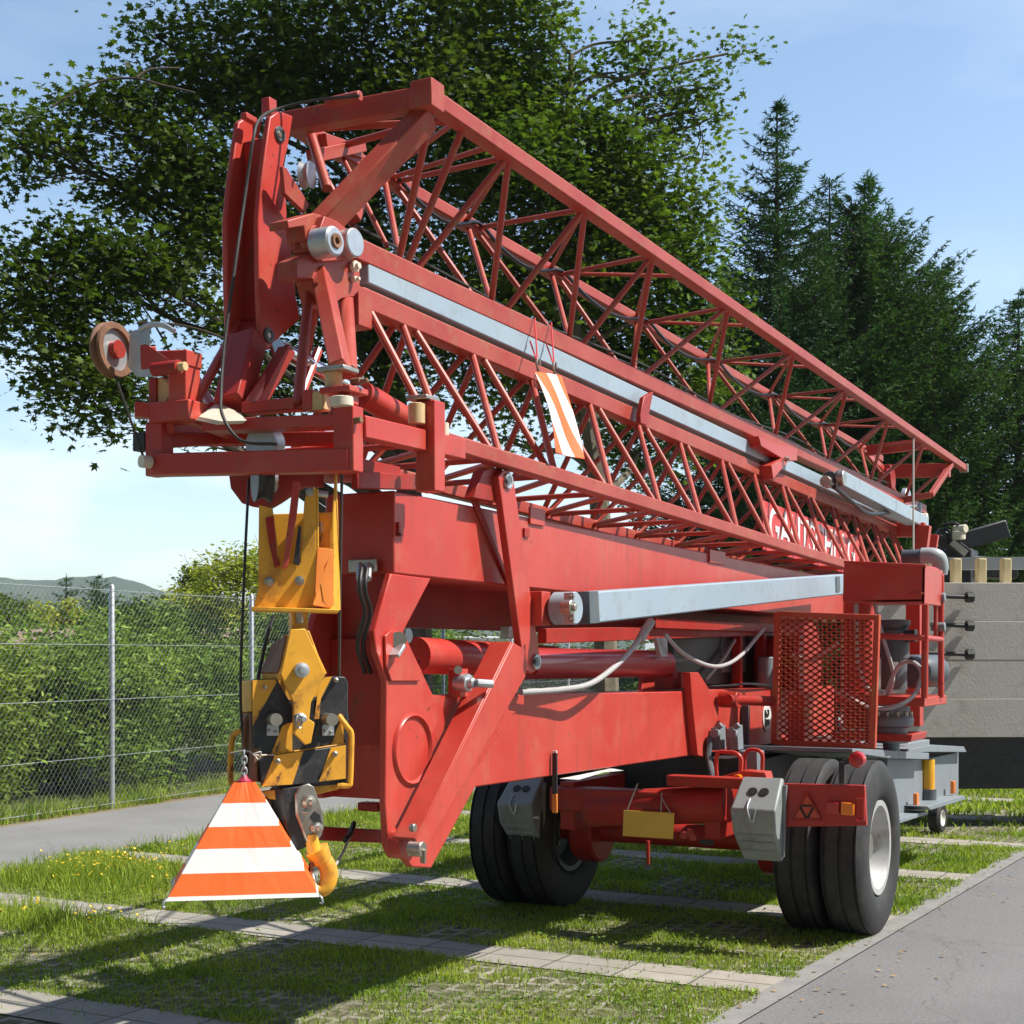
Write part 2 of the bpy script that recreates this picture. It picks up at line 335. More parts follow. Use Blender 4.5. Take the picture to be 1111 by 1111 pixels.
def ground_mat():
    m = bpy.data.materials.new('rough_meadow'); m.use_nodes = True; t = m.node_tree; b = t.nodes['Principled BSDF']; l = t.links.new
    tc = N(t, 'ShaderNodeTexCoord'); n = N(t, 'ShaderNodeTexNoise'); n.inputs['Scale'].default_value = .35; n.inputs['Detail'].default_value = 9
    l(tc.outputs['Object'], n.inputs['Vector']); r = N(t, 'ShaderNodeValToRGB')
    e = r.color_ramp.elements; e[0].position = .3; e[0].color = (.045, .07, .015, 1); e[1].position = .7; e[1].color = (.12, .13, .035, 1)
    l(n.outputs['Fac'], r.inputs[0]); l(r.outputs[0], b.inputs['Base Color']); b.inputs['Roughness'].default_value = .95
    return m
def paver_mat():
    m = bpy.data.materials.new('grass_grid_pavers'); m.use_nodes = True; t = m.node_tree; b = t.nodes['Principled BSDF']; l = t.links.new
    tc = N(t, 'ShaderNodeTexCoord')
    br = N(t, 'ShaderNodeTexBrick'); br.offset = .5; br.inputs['Scale'].default_value = 1
    br.inputs['Brick Width'].default_value = .145; br.inputs['Row Height'].default_value = .13; br.inputs['Mortar Size'].default_value = .022; br.inputs['Mortar Smooth'].default_value = .25
    l(tc.outputs['Object'], br.inputs['Vector'])
    n = N(t, 'ShaderNodeTexNoise'); n.inputs['Scale'].default_value = 2.2; n.inputs['Detail'].default_value = 8; n.inputs['Roughness'].default_value = .65
    l(tc.outputs['Object'], n.inputs['Vector'])
    n2 = N(t, 'ShaderNodeTexNoise'); n2.inputs['Scale'].default_value = 22; n2.inputs['Detail'].default_value = 6
    l(tc.outputs['Object'], n2.inputs['Vector'])
    soil = N(t, 'ShaderNodeValToRGB'); e = soil.color_ramp.elements; e[0].position = .35; e[0].color = (.05, .055, .02, 1); e[1].position = .68; e[1].color = (.15, .135, .07, 1)
    l(n2.outputs['Fac'], soil.inputs[0])
    con = N(t, 'ShaderNodeValToRGB'); e = con.color_ramp.elements; e[0].position = .3; e[0].color = (.22, .205, .155, 1); e[1].position = .7; e[1].color = (.35, .33, .27, 1)
    l(n2.outputs['Fac'], con.inputs[0])
    # moss and soil have crept over part of the grid
    cov = N(t, 'ShaderNodeValToRGB'); e = cov.color_ramp.elements; e[0].position = .42; e[0].color = (1, 1, 1, 1); e[1].position = .62; e[1].color = (.25, .25, .25, 1)
    l(n.outputs['Fac'], cov.inputs[0]); mu = N(t, 'ShaderNodeMath', operation='MULTIPLY'); l(br.outputs['Fac'], mu.inputs[0]); l(cov.outputs[0], mu.inputs[1])
    x = N(t, 'ShaderNodeMix', data_type='RGBA'); l(mu.outputs[0], x.inputs[0]); l(soil.outputs[0], x.inputs[6]); l(con.outputs[0], x.inputs[7])
    l(x.outputs[2], b.inputs['Base Color']); b.inputs['Roughness'].default_value = .95
    bp = N(t, 'ShaderNodeBump'); bp.inputs['Distance'].default_value = .02; bp.inputs['Strength'].default_value = .7; l(br.outputs['Fac'], bp.inputs['Height']); l(bp.outputs[0], b.inputs['Normal'])
    return m
def slab_mat():
    m = bpy.data.materials.new('concrete_paving_slabs'); m.use_nodes = True; t = m.node_tree; b = t.nodes['Principled BSDF']; l = t.links.new
    tc = N(t, 'ShaderNodeTexCoord')
    br = N(t, 'ShaderNodeTexBrick'); br.offset = 0; br.inputs['Scale'].default_value = 1; br.inputs['Brick Width'].default_value = .194; br.inputs['Row Height'].default_value = .40
    br.inputs['Mortar Size'].default_value = .006; br.inputs['Color1'].default_value = (.27, .25, .215, 1); br.inputs['Color2'].default_value = (.34, .315, .27, 1); br.inputs['Mortar'].default_value = (.08, .08, .05, 1)
    l(tc.outputs['Object'], br.inputs['Vector'])
    n = N(t, 'ShaderNodeTexNoise'); n.inputs['Scale'].default_value = 6; n.inputs['Detail'].default_value = 9; n.inputs['Roughness'].default_value = .7; l(tc.outputs['Object'], n.inputs['Vector'])
    mr = N(t, 'ShaderNodeMapRange'); mr.inputs[3].default_value = .6; mr.inputs[4].default_value = 1.35; l(n.outputs['Fac'], mr.inputs[0])
    x = N(t, 'ShaderNodeMix', data_type='RGBA'); x.blend_type = 'MULTIPLY'; x.inputs[0].default_value = 1; l(br.outputs['Color'], x.inputs[6]); l(mr.outputs[0], x.inputs[7])
    l(x.outputs[2], b.inputs['Base Color']); b.inputs['Roughness'].default_value = .9
    return m
def asphalt_mat(name, base, var):
    m = bpy.data.materials.new(name); m.use_nodes = True; t = m.node_tree; b = t.nodes['Principled BSDF']; l = t.links.new
    tc = N(t, 'ShaderNodeTexCoord')
    n = N(t, 'ShaderNodeTexNoise'); n.inputs['Scale'].default_value = 260; n.inputs['Detail'].default_value = 3; l(tc.outputs['Object'], n.inputs['Vector'])
    n2 = N(t, 'ShaderNodeTexNoise'); n2.inputs['Scale'].default_value = 1.1; n2.inputs['Detail'].default_value = 8; l(tc.outputs['Object'], n2.inputs['Vector'])
    mr = N(t, 'ShaderNodeMapRange'); mr.inputs[3].default_value = base - var; mr.inputs[4].default_value = base + var; l(n.outputs['Fac'], mr.inputs[0])
    mr2 = N(t, 'ShaderNodeMapRange'); mr2.inputs[3].default_value = .72; mr2.inputs[4].default_value = 1.28; l(n2.outputs['Fac'], mr2.inputs[0])
    mu = N(t, 'ShaderNodeMath', operation='MULTIPLY'); l(mr.outputs[0], mu.inputs[0]); l(mr2.outputs[0], mu.inputs[1])
    n3 = N(t, 'ShaderNodeTexNoise'); n3.inputs['Scale'].default_value = 55; n3.inputs['Detail'].default_value = 5; n3.inputs['Roughness'].default_value = .75; l(tc.outputs['Object'], n3.inputs['Vector'])
    mr3 = N(t, 'ShaderNodeMapRange'); mr3.inputs[1].default_value = .3; mr3.inputs[2].default_value = .7; mr3.inputs[3].default_value = .70; mr3.inputs[4].default_value = 1.30; l(n3.outputs['Fac'], mr3.inputs[0])
    vo = N(t, 'ShaderNodeTexVoronoi', feature='DISTANCE_TO_EDGE'); vo.inputs['Scale'].default_value = .42; wv = N(t, 'ShaderNodeVectorMath', operation='ADD'); nw = N(t, 'ShaderNodeTexNoise'); nw.inputs['Scale'].default_value = 2.2; nw.inputs['Detail'].default_value = 5
    l(tc.outputs['Object'], nw.inputs['Vector']); l(tc.outputs['Object'], wv.inputs[0]); l(nw.outputs['Color'], wv.inputs[1]); l(wv.outputs[0], vo.inputs['Vector'])
    ck = N(t, 'ShaderNodeMapRange'); ck.inputs[1].default_value = .002; ck.inputs[2].default_value = .008; ck.inputs[3].default_value = .80; ck.inputs[4].default_value = 1; l(vo.outputs['Distance'], ck.inputs[0])
    m3 = N(t, 'ShaderNodeMath', operation='MULTIPLY'); l(mr3.outputs[0], m3.inputs[0]); l(ck.outputs[0], m3.inputs[1])
    m4 = N(t, 'ShaderNodeMath', operation='MULTIPLY'); l(mu.outputs[0], m4.inputs[0]); l(m3.outputs[0], m4.inputs[1]); mu = m4
    cc = N(t, 'ShaderNodeCombineColor'); tint = N(t, 'ShaderNodeMath', operation='MULTIPLY'); tint.inputs[1].default_value = 1.0; l(mu.outputs[0], tint.inputs[0])
    l(mu.outputs[0], cc.inputs[0]); l(tint.outputs[0], cc.inputs[1]); l(tint.outputs[0], cc.inputs[2]); l(cc.outputs[0], b.inputs['Base Color'])
    b.inputs['Roughness'].default_value = .9
    bp = N(t, 'ShaderNodeBump'); bp.inputs['Distance'].default_value = .004; bp.inputs['Strength'].default_value = .6; l(n.outputs['Fac'], bp.inputs['Height']); l(bp.outputs[0], b.inputs['Normal'])
    return m
MEAD = ground_mat()
sheet('ground', [(-2500, -2500), (3500, -2500), (3500, 3500), (-2500, 3500)], -.02, MEAD)
XA, XB = -8, 60
sheet('grass_paving', [(XA, yedge(XA)), (XB, yedge(XB)), (XB, 5.0), (XA, 5.0)], 0, paver_mat())
SLAB = slab_mat()
STRIPS = []
for k in range(-3, 12):
    x0 = 6.52 + 1.965 * k; STRIPS.append((x0, x0 + .385))
    mb = MB(); mb.add([Vector((x0, yedge(x0) + .002, .005)), Vector((x0 + .385, yedge(x0 + .385) + .002, .005)), Vector((x0 + .385, 4.99, .005)), Vector((x0, 4.99, .005))], [(0, 1, 2, 3)])
    o = build('paver_strip', mb, SLAB, smooth=False, loc=(x0, 0, .005)); o.rotation_euler = (0, 0, 0); tag(o, kind='structure')
ASP = asphalt_mat('weathered_asphalt', .165, .05); ASP2 = asphalt_mat('pale_asphalt', .205, .045)
sheet('asphalt_road', [(XA, yedge(XA) - .13), (XA, -9), (XB, -12), (XB, yedge(XB) - .13)], .004, ASP)
KERB = mat('kerb_stone', (.19, .187, .18), .9, col2=(.25, .246, .235), scale=8, dirt=(.25, .24, .2), dirt_amt=.6, bump=.2)
sheet('kerb', [(XA, yedge(XA)), (XA, yedge(XA) - .13), (XB, yedge(XB) - .13), (XB, yedge(XB))], .009, KERB)
FA = radians(3.4); F0 = Vector((11.27, 7.44, 0)); FD = Vector((cos(FA), sin(FA), 0)); FN = Vector((-sin(FA), cos(FA), 0))
def fy(X): return 7.44 + math.tan(FA) * (X - 11.27)
sheet('footpath', [(XA, 5.0), (XB, 5.0), (XB, fy(XB) - .18), (XA, fy(XA) - .18)], .004, ASP2)
DIRT = mat('bare_earth', (.16, .12, .075), .95, col2=(.25, .20, .13), scale=6, bump=.4)
sheet('earth_verge', [(XA, fy(XA) - .18), (XB, fy(XB) - .18), (XB, fy(XB) + .6), (XA, fy(XA) + .6)], -.004, DIRT)

# ------------------------------------------------------------------ hills far behind
HILLM = mat('forested_hill', (.028, .055, .022), .95, col2=(.05, .085, .03), scale=.02, detail=9)
mb = MB(); nseg = 90
def hill(px0, px1, dep, prof, thick, name):
    vs = []; rows = 6
    for i in range(nseg + 1):
        px = px0 + (px1 - px0) * i / nseg
        h = np.interp(px, [p[0] for p in prof], [p[1] for p in prof]) + (vnoise(px, 0, 9, 3) - .5) * 4.5 + (vnoise(px, 5, 3, 4) - .5) * 2
        top = (HZ - h) / F * dep + 1.6
        for j in range(rows):
            q = j / (rows - 1); d = dep - thick * (1 - q)
            p = CAM + (FWD + RGT * ((px - CX) / F)) * d
            vs.append(Vector((p.x, p.y, max(0, top) * math.sin(q * pi / 2) ** 1.3 - 1)))
        p = CAM + (FWD + RGT * ((px - CX) / F)) * (dep + thick); vs.append(Vector((p.x, p.y, -1)))
    k = rows + 1; m = MB()
    m.add(vs, [(i * k + j, (i + 1) * k + j, (i + 1) * k + j + 1, i * k + j + 1) for i in range(nseg) for j in range(k - 1)])
    tag(build(name, m, HILLM, ang=80), kind='structure')
hill(-260, 700, 1500, [(-260, 640), (-100, 622), (40, 628), (100, 625), (140, 626), (165, 636), (230, 648), (320, 664), (700, 680)], 500, 'hills')

# ------------------------------------------------------------------ foliage
def leafmat(name, c1, c2, trans=.3, isl=.45, scale=.6, rough=.6):
    return mat(name, c1, rough, col2=c2, scale=scale, isl=isl, trans=trans, spec=.18)
MAPLE = leafmat('maple_leaves', (.032, .066, .011), (.078, .120, .02), .30)
MAPLE2 = leafmat('bright_maple_leaves', (.045, .095, .014), (.115, .175, .028), .34)
HEDGE = leafmat('hedge_leaves', (.10, .19, .03), (.21, .30, .055), .25, scale=1.1)
HEDGE2 = leafmat('yellowish_hedge_leaves', (.115, .19, .03), (.225, .29, .05), .25, scale=1.1)
NEED = leafmat('spruce_needles', (.016, .058, .014), (.045, .112, .026), .18, scale=.8)
NEED2 = leafmat('thuja_foliage', (.022, .072, .012), (.058, .135, .024), .20, scale=.8)
YTREE = leafmat('yellow_green_leaves', (.23, .29, .035), (.42, .42, .06), .3, scale=.3)
GTREE = leafmat('mid_green_leaves', (.075, .13, .025), (.15, .20, .04), .25, scale=.3)
BARK = mat('grey_bark', (.10, .085, .06), .95, col2=(.19, .165, .12), scale=6, bump=.6, bscale=25)
BARKD = mat('dark_bark', (.045, .036, .026), .95, col2=(.08, .065, .05), scale=6, bump=.5)
TWIG = mat('pale_twig', (.16, .14, .10), .85)

lo_ = [(0, 0), (.10, -.06), (.42, -.20), (.36, -.02), (.50, .10), (.95, .0)]
out_ = [(0, 0), (.16, -.12), (.30, -.44), (.36, -.20), (.72, -.40), (.62, -.14), (1.0, 0), (.62, .14), (.72, .40), (.36, .20), (.30, .44), (.16, .12)]
LEAF_V = [(x, y, -.22 * y * y - .12 * x * x) for x, y in out_]
LEAF_F = [(0, 1, 3), (1, 2, 3), (0, 3, 5), (3, 4, 5), (0, 5, 7), (5, 6, 7), (0, 7, 9), (7, 8, 9), (0, 9, 11), (9, 10, 11)]
DIA_V = [(0, 0, 0), (.5, -.22, .04), (1, 0, -.08), (.5, .22, .04)]; DIA_F = [(0, 1, 2), (0, 2, 3)]

def clump_leaves(clumps, per_twig=14, twig_r=.24):
    """clumps: (centre, (rx,ry,rz), ntwigs) -> leaf positions gathered on twigs, and twig centres"""
    P = []; T = []
    for c, r, n in clumps:
        d = rng.normal(size=(n, 3)); d /= np.linalg.norm(d, axis=1, keepdims=True); d *= rng.uniform(.15, 1.0, (n, 1)) ** .45
        t = np.array(c) + d * np.array(r); T.append(t)
        q = np.repeat(t, per_twig, 0) + rng.normal(size=(n * per_twig, 3)) * np.array([twig_r, twig_r, twig_r * .62])
        P.append(q)
    return np.concatenate(P), np.concatenate(T)
def limb(mb, p, q, r0, r1, sag=.12, n=6):
    p = Vector(p); q = Vector(q); d = q - p; L = d.length
    m1 = p + d * .35 + Vector((random.uniform(-1, 1), random.uniform(-1, 1), random.uniform(.2, 1))) * L * sag
    m2 = p + d * .7 + Vector((random.uniform(-1, 1), random.uniform(-1, 1), random.uniform(0, .8))) * L * sag * .7
    pts = crv([p, m1, m2, q], n); k = len(pts)
    mb.path(pts, [r0 + (r1 - r0) * i / (k - 1) for i in range(k)], 7)
    return pts
def leafy_tree(name, base, top, clumps, lm, bark, r0, label, cat='tree', group=None, leaf=.14, per_twig=15, twig_r=.23, shape='maple', tilt=1., limbs=True, extra=None):
    base = Vector(base); root = empty(name, base, label, cat, group)
    P, T = clump_leaves(clumps, per_twig, twig_r)
    n = len(P); R = rotmats(n, tilt)
    V, Fc = (LEAF_V, LEAF_F) if shape == 'maple' else (DIA_V, DIA_F)
    v, f = scatter(V, Fc, P, R, rng.uniform(.45, 1.25, n) * leaf)
    arr_mesh('crown', v, f, lm, root, loc=np.mean(P, 0))
    mb = MB(); top = Vector(top)
    tr = limb(mb, base - Vector((0, 0, .1)), top, r0, r0 * .25, .03, 10)
    if limbs:
        for c, r, k in clumps:
            c = Vector(c)
            i = min(range(len(tr)), key=lambda j: abs(tr[j].z - max(base.z + 1.5, c.z - .45 * (c - Vector((tr[j].x, tr[j].y, c.z))).length)))
            rr = r0 * (1 - .75 * i / len(tr)) * .42
            pts = limb(mb, tr[i], c, rr, .018, .10, 6)
            for _ in range(min(7, k // 5)):
                e = c + Vector(rng.normal(size=3) * np.array(r) * .6)
                limb(mb, pts[-random.randint(1, 8)], e, .016, .004, .12, 3)
    if extra: extra(mb)
    build('trunk', mb, bark, root)
    return root

# the two maples behind the crane: foliage masses as measured (photo px, px, half sizes, twigs, depth)
def mass(rows, k=1.9):
    o = []
    for px, py, rx, ry, n, d in rows:
        c = PD(px, py, d); s = d / F; rr = max(rx, ry) * s
        # ellipsoid as wide as seen, and about as deep as wide
        o.append((np.array(c), (max(rx * s, .3), max(rx * s, .5) * 1.0, ry * s), int(n * k)))
    return o
M1 = mass([(95, 118, 34, 24, 26, 17.5), (70, 160, 24, 28, 22, 17.5), (150, 112, 42, 24, 36, 18), (205, 95, 46, 30, 46, 18.5), (270, 110, 50, 42, 80, 19), (330, 90, 55, 36, 80, 19.5),
           (180, 175, 44, 42, 70, 18), (235, 195, 46, 46, 90, 18.5), (140, 215, 34, 24, 34, 18), (210, 262, 44, 32, 60, 18.3), (120, 285, 50, 36, 66, 17.5), (170, 300, 50, 26, 50, 18),
           (85, 330, 36, 40, 54, 17.3), (78, 405, 38, 58, 74, 17.2), (125, 430, 30, 44, 46, 17.5), (160, 395, 26, 22, 16, 18), (240, 345, 34, 22, 26, 18.5), (60, 270, 30, 30, 30, 17.3),
           (290, 420, 50, 42, 80, 19.5), (225, 470, 22, 16, 10, 19), (395, 130, 66, 56, 130, 19.5), (390, 240, 66, 62, 130, 20), (330, 260, 55, 66, 90, 19.5), (460, 100, 70, 50, 110, 19.5),
           (440, 330, 70, 50, 110, 20), (350, 350, 55, 44, 70, 20), (420, 410, 50, 40, 50, 20), (280, 40, 90, 40, 110, 19), (420, 25, 100, 40, 120, 19.5), (170, 40, 50, 22, 18, 18.5), (330, -40, 130, 50, 120, 19),
           (20, 330, 40, 70, 60, 17), (20, 160, 36, 40, 30, 17)], 1.5)
M2 = mass([(530, 110, 62, 50, 110, 20.5), (580, 100, 46, 44, 80, 21), (632, 158, 48, 46, 90, 20.5), (560, 180, 64, 46, 110, 20), (500, 200, 60, 60, 110, 20.5), (610, 235, 62, 52, 120, 20.5),
           (690, 195, 40, 50, 84, 20.5), (712, 128, 9, 40, 22, 21), (700, 75, 12, 20, 10, 21), (655, 80, 8, 18, 7, 21), (680, 265, 60, 50, 120, 20.5), (735, 265, 36, 50, 70, 21), (760, 330, 32, 44, 50, 21.5),
           (520, 300, 70, 56, 130, 20.5), (600, 330, 70, 56, 140, 20.5), (680, 350, 66, 56, 130, 21), (740, 400, 60, 60, 100, 21.5), (660, 430, 60, 40, 90, 21), (570, 415, 50, 34, 50, 20.5), (500, 400, 40, 44, 44, 20.5),
           (700, 480, 60, 44, 80, 22), (545, 475, 24, 24, 12, 20.5), (765, 95, 15, 11, 9, 21), (755, 118, 12, 10, 6, 21), (757, 135, 10, 14, 6, 21), (790, 58, 14, 6, 5, 21), (752, 165, 12, 9, 5, 21), (758, 205, 14, 14, 9, 21),
           (545, 30, 70, 34, 90, 20.5), (700, 40, 10, 24, 10, 21), (540, -40, 90, 50, 90, 20)])
def twigs1(mb):
    for px in ([(55, 117), (82, 100), (110, 88), (145, 85), (175, 92), (212, 101)], [(148, 84), (160, 76), (178, 74), (195, 74)], [(150, 350), (190, 352), (230, 362), (270, 380)]):
        mb.path(crv([PD(a, b, 16.8 + i * .12) for i, (a, b) in enumerate(px)], 5), .014, 6)
def twigs2(mb):
    for px in ([(722, 190), (735, 160), (748, 130), (762, 100)], [(716, 120), (728, 90), (738, 60)], [(740, 190), (760, 150), (752, 120)], [(745, 190), (762, 170), (762, 145)], [(770, 250), (782, 238)]):
        mb.path(crv([PD(a, b, 20.9 + i * .05) for i, (a, b) in enumerate(px)], 5), .010, 5)
b1 = PZ(455, 712 + 1.6 * F / 21.9, 0); b2 = PZ(660, 712 + 1.6 * F / 19.2, 0)
leafy_tree('maple_tree', b1, PD(400, 60, 19.5), M1, MAPLE, BARKD, .26, 'tall dark maple overhanging the left side of the picture above the hook', leaf=.125, extra=twigs1)
leafy_tree('maple_tree', b2, PD(620, 60, 20.8), M2, MAPLE2, BARK, .19, 'tall brighter maple rising behind the middle of the red boom, beside the spruces', leaf=.125, extra=twigs2)

def conifer(name, px, ytop, dep, slope, rmax, nm, label, group=None, dens=1., up=.35, seed=0, ymul=1.):
    r_ = np.random.default_rng(seed); p = PD(px, HZ, dep); H = 1.6 + (HZ - ytop) / F * dep
    base = Vector((p.x, p.y, 0)); root = empty(name, base, label, 'conifer', group)
    V = []; mb = MB(); mb.path([base, base + Vector((0, 0, H * .5)), base + Vector((0, 0, H))], [.2, .12, .012], 8)
    z = .5; segs = []
    while z < H - .05:
        L0 = min(slope * (H - z) + .06, rmax) * (1 - .25 * (z < 2))
        nb = int((4 + 5 * min(1, L0 / 1.2)) * dens)
        for _ in range(nb):
            a = r_.uniform(0, 2 * pi); L = L0 * r_.uniform(.55, 1.12); zz = z + r_.uniform(-.12, .12)
            d = np.array([cos(a), sin(a), 0]); ns = max(3, int(L / .10))
            for s in np.linspace(.12, 1, ns):
                y = zz + up * L * s * s - .18 * L * s
                c = np.array([base.x, base.y, y]) + d * L * s
                sidev = np.array([-sin(a), cos(a), 0]); tl = (.10 + .30 * L * (1 - s) * .6)
                for sg in (-1, 1):
                    tw = d * .75 + sidev * sg * .8 + np.array([0, 0, r_.uniform(-.35, .30)])
                    segs.append((c, tw / np.linalg.norm(tw), min(tl, .38) * r_.uniform(.6, 1.2)))
            segs.append((np.array([base.x, base.y, zz + up * L - .18 * L]) + d * L, d + np.array([0, 0, .55]), .16))
            if L > .5: mb.path([base + Vector((0, 0, zz)), Vector(np.array([base.x, base.y, zz + up * L * .25 - .09 * L]) + d * L * .5), Vector(np.array([base.x, base.y, zz + up * L - .18 * L]) + d * L)], [.022, .015, .005], 4, caps=False)
        z += r_.uniform(.16, .24) / max(.7, dens)
    C = np.array([s[0] for s in segs]); D = np.array([s[1] for s in segs]); Ls = np.array([s[2] for s in segs])
    D /= np.linalg.norm(D, axis=1, keepdims=True)
    k = 7; n = len(C)
    u = r_.uniform(0, 1, (n, k, 1)); pos = C[:, None] + D[:, None] * Ls[:, None, None] * u
    nd = D[:, None] * .8 + r_.normal(size=(n, k, 3)) * .48; nd /= np.linalg.norm(nd, axis=2, keepdims=True)
    ln = r_.uniform(.07, .15, (n, k, 1)); sd = np.cross(nd, r_.normal(size=(n, k, 3))); sd /= np.linalg.norm(sd, axis=2, keepdims=True)
    wd = .011 + .006 * r_.random((n, k, 1))
    v = np.stack([pos - sd * wd, pos + sd * wd, pos + nd * ln], 2).reshape(-1, 3)
    f = np.arange(len(v)).reshape(-1, 3)
    arr_mesh('crown', v, f, nm, root, loc=(base.x, base.y, H / 2)); build('trunk', mb, BARKD, root)
    return root
CG = 'conifers behind the crane'
conifer('spruce_tree', 843, 112, 29, .40, 2.1, NEED, 'tallest spruce with a bare spiky tip, standing alone left of the other conifers', seed=1, up=.5)
conifer('spruce_tree', 900, 193, 31, .45, 2.2, NEED, 'thin pointed spruce close between the tallest spruce and the dense dark conifer', seed=2, up=.5)
conifer('conifer_tree', 938, 196, 30.5, .62, 1.9, NEED2, 'dense dark conifer with a rounded top, widest of the conifers', seed=3, up=.75, dens=1.35)
conifer('conifer_tree', 975, 262, 31.5, .5, 1.7, NEED2, 'smaller conifer in the dip right of the dense dark conifer', seed=4, up=.7, dens=1.2)
conifer('conifer_tree', 1022, 286, 31, .55, 2.0, NEED2, 'conifer at the right edge above the tail of the boom', seed=5, up=.65, dens=1.3)
conifer('conifer_tree', 1105, 320, 32, .5, 2.3, NEED2, 'conifer furthest right, beyond the concrete counterweight', seed=6, up=.65, dens=1.2)
conifer('spruce_tree', 790, 300, 33, .42, 2.4, NEED, 'lower spruce half hidden between the bright maple and the tallest spruce', seed=7, up=.4)
conifer('conifer_tree', 868, 330, 33, .6, 2.4, NEED2, 'short dark conifer in the shade below the two pointed spruces', seed=8, up=.5, dens=1.2)

# hedge shrubs just behind the fence
HG = 'hedge shrubs behind the chain-link fence'
hd = [(-4.5, 1.5, 1.5, 1.9, 0), (-1.2, 1.6, 1.7, 1.75, 1), (1.3, 1.9, 1.5, 1.9, 0), (3.9, 2.3, 1.9, 2.25, 0), (7.0, 2.4, 2.0, 2.3, 0), (10.2, 2.4, 2.0, 2.05, 0), (13.5, 2.4, 2.1, 2.0, 1), (17, 2.4, 2.2, 1.8, 0), (20.5, 2.4, 2.2, 1.6, 0), (24.5, 2.4, 2.4, 1.5, 0), (29, 2.6, 2.8, 1.6, 0)]
hl = ['leafy green hedge shrub behind the fence beyond the left edge', 'lower yellowish hedge shrub behind the fence at the left edge of the picture', 'green hedge shrub behind the nearest fence post', 'tallest rounded hedge shrub behind the fence, between the two nearest posts',
      'broad green hedge shrub behind the second fence post', 'hedge shrub seen through the fence left of the yellow hook block', 'yellowish hedge shrub hidden in part by the yellow hook block', 'hedge shrub seen under the red boom behind the hook', 'low hedge shrub seen between the red beams', 'low hedge shrub beyond the front wheels', 'low hedge shrub furthest along the fence']
for (s, off, r, h, k), lb in zip(hd, hl):
    p = F0 + FD * s + FN * off; cl = []
    for _ in range(46):
        a = random.uniform(0, 2 * pi); q = math.sqrt(random.random()); zz = random.uniform(.12, .92) * h
        e = math.sqrt(max(.15, 1 - (zz / h) ** 3))
        cl.append((np.array([p.x + cos(a) * q * r * 1.05 * e, p.y + sin(a) * q * r * .8 * e, zz]), (.45, .45, .40), 44))
    leafy_tree('hedge_shrub', (p.x, p.y, 0), (p.x, p.y, h * .8), cl, HEDGE2 if k else HEDGE, BARKD, .04, lb, 'shrub', HG, leaf=.10, per_twig=13, twig_r=.10, shape='dia', tilt=1.2, limbs=False)

def bush_tree(name, px, ytop, dep, hw, lm, label, leaf=.22, n=16, tw=34, cat='tree'):
    p = PD(px, HZ, dep); H = 1.6 + (HZ - ytop) / F * dep; R = hw / F * dep; cl = []
    for _ in range(n * 2):
        a = random.uniform(0, 2 * pi); q = math.sqrt(random.random()) * .8; zz = H * random.uniform(.25, .9); e = math.sqrt(max(.1, 1 - ((zz / H - .5) / .5) ** 2))
        cl.append((np.array([p.x + cos(a) * q * R * e, p.y + sin(a) * q * R * e, zz]), (R * .34, R * .34, H * .12), tw))
    return leafy_tree(name, (p.x, p.y, 0), (p.x, p.y, H * .8), cl, lm, BARKD, .14, label, cat, None, leaf=leaf, per_twig=9, twig_r=R * .11, shape='dia', tilt=1.2)
bush_tree('broadleaf_tree', 256, 594, 52, 74, YTREE, 'yellow-green tree in the distance just left of the yellow hook bracket', n=26)
bush_tree('broadleaf_tree', 208, 606, 56, 26, GTREE, 'narrower mid-green tree touching the left side of the yellow-green tree', n=12)
bush_tree('broadleaf_tree', 185, 655, 48, 36, GTREE, 'low green tree behind the hedge between the two nearest fence posts', n=10)
bush_tree('broadleaf_tree', 72, 640, 46, 40, YTREE, 'low yellow-green tree behind the brown shed roof at the left edge', n=10)
bush_tree('broadleaf_tree', 330, 655, 58, 50, GTREE, 'mid-green tree hidden in part by the yellow hook bracket', n=12)
bush_tree('broadleaf_tree', 10, 640, 50, 46, GTREE, 'dark green tree beyond the left edge behind the shed', n=12)
conifer('conifer_tree', 72, 622, 66, .5, 1.3, NEED2, 'small distant pointed conifer above the fence at the left edge', seed=21, dens=.8)
conifer('conifer_tree', 105, 626, 64, .9, 1.7, NEED2, 'small distant round-topped conifer above the nearest fence post', seed=22, dens=1.0)
# far wood that reads as one mass
pts = []
for _ in range(5200):
    px = random.uniform(330, 1300); d = random.uniform(60, 72); hh = (3.2 + 3.0 * vnoise(px, 1, 60, 8) + 1.2 * vnoise(px, 1, 17, 9)) * math.sqrt(random.random()); q = PD(px, HZ, d); pts.append((q.x, q.y, hh))
pts = np.array(pts); n = len(pts)
v, f = scatter(DIA_V, DIA_F, pts, rotmats(n, 1.2), rng.uniform(.5, 1.1, n) * .8)
tag(arr_mesh('distant_wood', v, f, GTREE, loc=pts.mean(0)), 'green belt of far trees beyond the fence', 'wood', kind='stuff')

